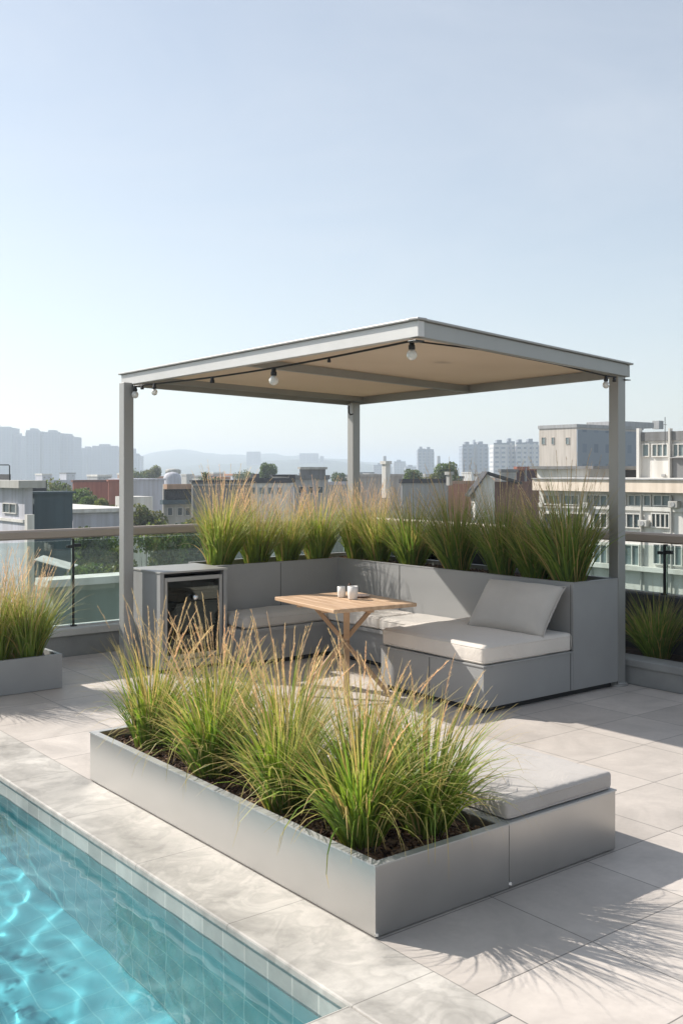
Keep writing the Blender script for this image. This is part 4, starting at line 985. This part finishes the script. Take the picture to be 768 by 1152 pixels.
# middle: between the posts
b = Bd('ribbed dark grey warehouse left of the white flat-roofed house', 217, 92, 542, 215.5, 282, B['rib'], cap=.15, mat2=B['dark'])
b.band_right(217,281,544.5,546,'grey',.1,'gutter')
b = Bd('white flat-roofed house with a dark roof edge, behind the left grass clumps', 279, 100, 543, 278, 326, B['white'], cap=.45, mat2=B['dark'])
for px in (281,291,301,311): b.win_right(px, px+6, 548, 556, 'wglass2', 1)
b = Bd('grey house with a dark jumbled roof left of the back pergola post', 331, 104, 539, 330, 369, B['grey'], cap=.4, mat2=B['rib'])
for px in (335,346,357): b.win_right(px, px+6, 547, 555, 'wglass', 1)
Bd('dark roof box with a sloping top on the grey house left of the back post', 338, 106, 527.5, 337, 366, B['rib'], name='roof_box', cat='roof box', zb=zy(539,106), cap=.2, mat2=B['concrete'])
Bd('white roof box on the white flat-roofed house', 307, 103, 535.5, 306, 325, B['white'], name='roof_box', cat='roof box', zb=zy(543,103), cap=.15, mat2=B['dark'])
Bd('dark roof box at the left end of the white flat-roofed house', 285, 103, 533, 282.5, 292, B['dark'], name='roof_box', cat='roof box', zb=zy(543,103))
Bd('small dark roof box beside the white one on the flat-roofed house', 325.5, 103, 534, 325, 332, B['dark'], name='roof_box', cat='roof box', zb=zy(543,103))
Bd('low pale building touching the back pergola post on its left', 369, 112, 545, 368, 396, B['concrete'], cap=.3, mat2=B['lavender'])
# brown-topped house with balcony
b = Bd('house with a brown roof band and a balcony before a panel coloured dark as shade, right of the left post', 184, 98, 545, 183, 218, B['concrete'])
b.band_right(184,218,544.5,550,'tan',.7,'roof_band'); b.band_right(185,217,550.5,565,'dark',.10,'recess_shade')  # dark slab on the wall puts the shade of a recess into colour
for px in (186,199): b.win_right(px, px+10, 552, 562, 'wglass', 2)
b.band_right(180,218,562,567,'teal',.6,'balcony_rail'); 
for px in (188,199,208): b.win_right(px, px+6, 571, 580, 'wglass', 1)
b = Bd('blank lavender-grey building right of the left pergola post', 147, 118, 540, 124, 185, B['lavender'], cap=.15)
b = Bd('low white annex in front of the lavender-grey building', 146, 105, 559, 130, 172, B['white'])
b = Bd('red brick building left of the left pergola post', 83, 120, 542, 82, 122, B['brick'], cap=.2, mat2=B['brown'])
b = Bd('taller right half of the red brick building touching the left pergola post', 122.5, 118, 541, 122, 140, B['brick'], cap=.15)
b = Bd('long low grey roof behind the red brick building', 52, 190, 540, 50, 138, B['lavender'])
# dome roof tank and mushroom tank
bm = bmesh.new(); lathe(bm, [(1.4,-3),(1.4,.9),(1.2,1.4),(.8,1.7),(0,1.85)], 20); o = obj('pale_dome', bm, B['lavender'], None, True); o.location = at(194,160,zy(544,160)); tag(o,'pale domed roof behind the brown-topped house','dome')
bm = bmesh.new(); lathe(bm, [(.9,-6),(.9,1.6),(1.7,1.9),(1.75,2.6),(1.2,2.9),(0,3.0)], 20); o = obj('water_tank', bm, B['concrete'], None, True); o.location = at(195,230,zy(541,230)-.2); tag(o,'round grey water tank behind the pale dome','water tank')
# left: near house, teal block, white flat roof
b = Bd('near grey house with a flat roof slab and a small window, at the left edge', 28, 52, 549, -60, 37, B['lavender'])
obj('roof_slab', nb(((-.5,-.5,b.h),(b.xr+.5,b.yl,b.h+.38))), B['concrete'], b.r)
b.win_left(5, 20, 566, 577.5, 'wglass', 2); b.win_left(-40,-15,566,577.5,'wglass',3); b.band_left(-60,28,580,583,'white',.1,'string_course')
b = Bd('dark boxy stair head on the near grey house', 10.5, 56, 533.5, -12, 12.5, B['dark'], name='roof_box', cat='roof box', zb=zy(548,56))
bm = bmesh.new(); a = at(-6,55); tube(bm, [(0,0,0),(0,0,.42),(.05,0,.47),(.9,0,.47),(.95,0,.42),(.95,0,-.35)], .03, 6); o = obj('roof_pipe', bm, M['darkmetal']); o.location = at(-9,54,zy(533,54)); tag(o,'bent dark pipe above the stair head at the left edge','pipe'); o.rotation_euler = (0,0,-R_(YAW))
Bd('small terracotta planter box on the roof of the near grey house', 19, 55, 543, 15, 30, B['terracotta'], name='roof_box', cat='roof box', zb=zy(548,55))
Bd('small tan roof box between the terracotta box and the dark box', 30.5, 60, 541, 29.5, 36, B['tan'], name='roof_box', cat='roof box', zb=zy(555,60))
b = Bd('windowless dark teal block next to the near grey house', 39, 56, 554.5, 28.5, 82, B['teal'], cap=.06)
Bd('dark box on the roof behind the dark teal block', 37, 66, 540.5, 36, 53, B['dark'], name='roof_box', cat='roof box', zb=zy(556,66))
Bd('small white lean-to at the foot of the near grey house', 31, 47, 579, 28, 39, B['white'], name='lean_to', cat='shed')
b = Bd('low building with a flat white roof, right of the dark teal block', 82.5, 66, 577, 81.5, 146, B['lavender'])
obj('roof_slab', nb(((-.3,-.3,b.h),(b.xr+.3,11,b.h+.25))), B['white'], b.r)
# below the rail, seen through the left glass
p_ = Bd('lower terrace parapet with a bright white coping, seen through the left glass', 60, 18.5, 659, 40, 560, B['sage'], name='lower_parapet', cat='wall')
obj('coping', nb(((-.2,-.25,p_.h),(p_.xr,.35,p_.h+.13))), B['white'], p_.r)
r = empty('awning', at(38,27,zy(648,27)), -R_(YAW), 'slanting white awning seen through the left glass panel', 'awning')
bm = bmesh.new(); v = [bm.verts.new(p) for p in ((0,0,.42),(.95,0,.16),(.95,.9,.2),(0,.9,.46),(0,0,.44),(.95,0,.18),(.95,.9,.22),(0,.9,.48))]
for f in ((3,2,1,0),(4,5,6,7),(0,1,5,4),(1,2,6,5),(2,3,7,6),(3,0,4,7)): bm.faces.new([v[i] for i in f])
obj('canopy_sheet', bm, B['white'], r); obj('post', nb(((.85,.1,-12),(.90,.15,.18)), ((.05,.1,-12),(.10,.15,.41))), B['grey'], r)

# --- trees
def tree_mesh(seed, H, R, n, cols, ls, squash=.8, base=.32):
    rng = random.Random(seed); bm = bmesh.new(); cl = bm.loops.layers.float_color.new('Col')
    lobes = []
    for _ in range(11):
        a = rng.uniform(0,6.28); rr = R*.62*math.sqrt(rng.random()); z = H*(base+.12)+rng.random()*H*(.80-base)
        k = 1-abs((z/H-.62))*.9; lobes.append((Vector((rr*math.cos(a)*k, rr*math.sin(a)*k, z)), R*rng.uniform(.30,.50), rng.uniform(.75,1.25)))
    for _ in range(n):
        c, r_, br = rng.choice(lobes)
        v = Vector((rng.gauss(0,1),rng.gauss(0,1),rng.gauss(0,1))).normalized()*r_*rng.random()**.35; v.z *= squash
        p = c+v; nrm = Vector((rng.gauss(0,1),rng.gauss(0,1),rng.gauss(0,1)+.4)).normalized(); a = nrm.orthogonal().normalized(); b_ = nrm.cross(a)
        s = ls*rng.uniform(.5,1.2); cc = sc(rng.choice(cols), br*rng.uniform(.75,1.25))
        q = [bm.verts.new(p+a*s*x+b_*s*y) for x, y in ((-1,-.5),(.1,-.75),(1,.2),(.2,.8),(-.7,.6))]
        f = bm.faces.new(q)
        for l in f.loops: l[cl] = (*cc,1)
    cr = mesh_of(bm, M['leaf'], 'crown')
    bm = bmesh.new(); tube(bm, [(0,0,0),(.05*R,0,H*.25),(0,.04*R,H*.55),(0,0,H*.8)], [R*.075,R*.055,R*.035,R*.012], 8)
    for c, r_, _b in lobes[:7]: tube(bm, [(0,.02*R,H*rng.uniform(.28,.5)), tuple(c*.6+Vector((0,0,c.z*.15))), tuple(c)], [R*.03,R*.02,R*.008], 6)
    return cr, mesh_of(bm, M['bark'], 'trunk')
G1 = [(.07,.11,.03),(.10,.15,.04),(.14,.18,.05)]; G2 = [(.12,.14,.04),(.09,.11,.03),(.16,.15,.05)]; G3 = [(.05,.085,.03),(.08,.11,.04)]
TR = [tree_mesh(1, 9, 4.2, 5200, G1, .26), tree_mesh(2, 9, 4.6, 5200, G2, .26), tree_mesh(3, 10, 4.0, 4800, G3, .26), tree_mesh(4, 7.5, 4.6, 3200, G1+G2, .22, .7)]
def tree(label, px, d, ytop, wpx, k, group='trees among the city roofs'):
    r = empty('tree', at(px,d,GZ), px*.7, label, 'tree', group); H0 = (9,9,10,7.5)[k]; R0 = (4.2,4.6,4.0,4.6)[k]
    h = zy(ytop,d)-GZ; sw = wpx*d/F/2/R0*1.1; o = bpy.data.objects.new('crown', TR[k][0]); C.objects.link(o); o.parent = r
    o.scale = (sw,sw,sw*1.35); o.location = (0,0,h-H0*sw*1.35)
    o = bpy.data.objects.new('trunk', TR[k][1]); C.objects.link(o); o.parent = r; o.scale = (sw,sw,h/H0)
for t_ in (('round green tree between the dark teal block and the red brick building', 93,100,552,36,0),('olive bush-like tree behind the low white-roofed building',117,80,560,38,1),('tree with a rounded crown left of the balcony house',165,82,566,44,1),
    ('pale green tree rising behind the dark teal block',60,120,543,50,3),('small green tree between brick wall and white-roofed building',101,90,560,30,0),
    ('green tree above the white flat-roofed house',301,170,523,26,0),('darker tree just left of the back pergola post',382,210,531,24,2),('hazy tree over the lavender-grey building',168,230,523,28,1),('hazy olive tree right of the lavender wall',152,220,530,30,3),('hazy tree behind the small white roof box',274,240,531,26,3),
    ('green tree left of the tallest one right of the back post',463,150,530,26,0),('tallest tree left of the blue tower slab',503,150,523,34,0),('small olive tree between two taller ones right of the back post',483,140,532,24,1),
    ('tree below the left rail behind the tilted awning',104,62,600,70,0),('tree below the rail right of the left glass post',125,50,616,60,1),('broad tree under the handrail right of the left pergola post',176,60,592,70,3),('tree under the handrail behind the left grass clumps',222,66,590,66,2),('small dark tree low behind the left glass',45,75,606,60,2),('dark green tree at the left frame edge below the rail',10,80,604,60,0),
    ('tree crown behind the ribbed warehouse',236,150,537,30,2),('tree at the foot of the balcony house',205,74,583,50,1),('leafy tree low under the rail between post and cabinet',155,40,640,60,1),('tree low under the rail beside the left pergola post',100,44,640,60,0)): tree(*t_)
# palm-like mast beside the warehouse
bm = bmesh.new(); tube(bm, [(0,0,0),(.1,0,3.2),(0,0,6.0)], [.22,.15,.12], 8); pt_ = mesh_of(bm, M['bark'], 'palm_trunk')
bm = bmesh.new(); cl = bm.loops.layers.float_color.new('Col'); rng = random.Random(5)
for i in range(46):
    a = rng.uniform(0,6.28); el = rng.uniform(-.7,1.2); cur = Vector((0,0,6)); pr2 = None
    for s in range(6):
        dd = Vector((math.cos(a)*math.cos(el),math.sin(a)*math.cos(el),math.sin(el))); sd_ = Vector((-math.sin(a),math.cos(a),0))*.16*(1-s/6.5)
        v1, v2 = bm.verts.new(cur-sd_), bm.verts.new(cur+sd_)
        if pr2:
            f = bm.faces.new((pr2[0],pr2[1],v2,v1))
            for l in f.loops: l[cl] = (.05,.075,.03,1)
        pr2 = (v1,v2); cur = cur+dd*.28; el -= .25
pc = mesh_of(bm, M['leaf'], 'palm_fronds')
r = empty('palm_tree', at(231,110,zy(536,110)-6.2*.9), 0, 'small palm tree sticking up above the ribbed grey warehouse', 'tree'); r.scale = (.8,.8,.9)
for nm, me in (('trunk',pt_),('crown',pc)): o = bpy.data.objects.new(nm, me); C.objects.link(o); o.parent = r
# low houses filling the distance behind the roofs
rng = random.Random(12)
walls_ = [('white','white'),('concrete','pale grey'),('cream','cream'),('tan','tan'),('grey','grey'),('lavender','lavender-grey')]
spots = [(-20,300,534),(48,340,534.5),(110,280,536),(142,330,534),(175,260,538),(210,330,535),(228,280,537),(248,210,539),(262,300,535),(322,260,536),(345,340,534),(385,280,536),(415,330,534.5),(446,240,537),(478,300,535),(512,240,538),(540,330,535),(556,280,537),
         (240,420,532.8),(300,430,532.6),(405,440,532.5),(530,450,532.3),(75,430,533)]
near = ['behind the dark stair head','behind the dark teal block','above the red brick building','by the left pergola post','behind the balcony house','behind the pale dome','left of the palm tree','behind the ribbed warehouse','above the ribbed warehouse, right of the palm','behind the white roof box','behind the jumbled dark roof','left of the back post','right of the back post','right of the square chimney','under the lone twin-toned tower','left of the white gable','below the blue-grey tower slab','behind the white gable',
        'furthest one under the hill crest','under the faint ridge block','furthest one by the back post','at the foot of the blue-grey tower slab','at the foot of the wide tower slab']
for i, (px, d, y) in enumerate(spots):
    k, nm = walls_[(i*5+i//6)%6]; wd = rng.uniform(13,26)
    b = Bd(f'small far {nm} house {near[i]}', px, d, y, px-wd*.45, px+wd*.6, B[k], group='far low houses among the roofs', name='far_house', cat='house', cap=.5, mat2=B[rng.choice(['dark','terracotta','rib','white','concrete'])])
    n = rng.choice([2,3,3]); 
    for q_ in range(n):
        a0 = px+wd*.6*(q_+.2)/n; b.win_right(a0, a0+wd*.6*.5/n, y+2.0, y+2.0+3.2*180/d*.5, 'wglass', 1)
# haze: even air around the whole place
bm = nb(((-4400,-4400,GZ-1),(4400,4400,62)))
hz = obj('haze', bm, None); hm = bpy.data.materials.new('haze_air'); hm.use_nodes = True; ht = hm.node_tree; ht.nodes.remove(ht.nodes['Principled BSDF'])
pv = ht.nodes.new('ShaderNodeVolumePrincipled'); pv.inputs['Color'].default_value = (.76,.85,.96,1); pv.inputs['Density'].default_value = .00062; pv.inputs['Anisotropy'].default_value = .3
ht.links.new(pv.outputs[0], ht.nodes['Material Output'].inputs['Volume']); hz.data.materials.append(hm); tag(hz, kind='stuff')
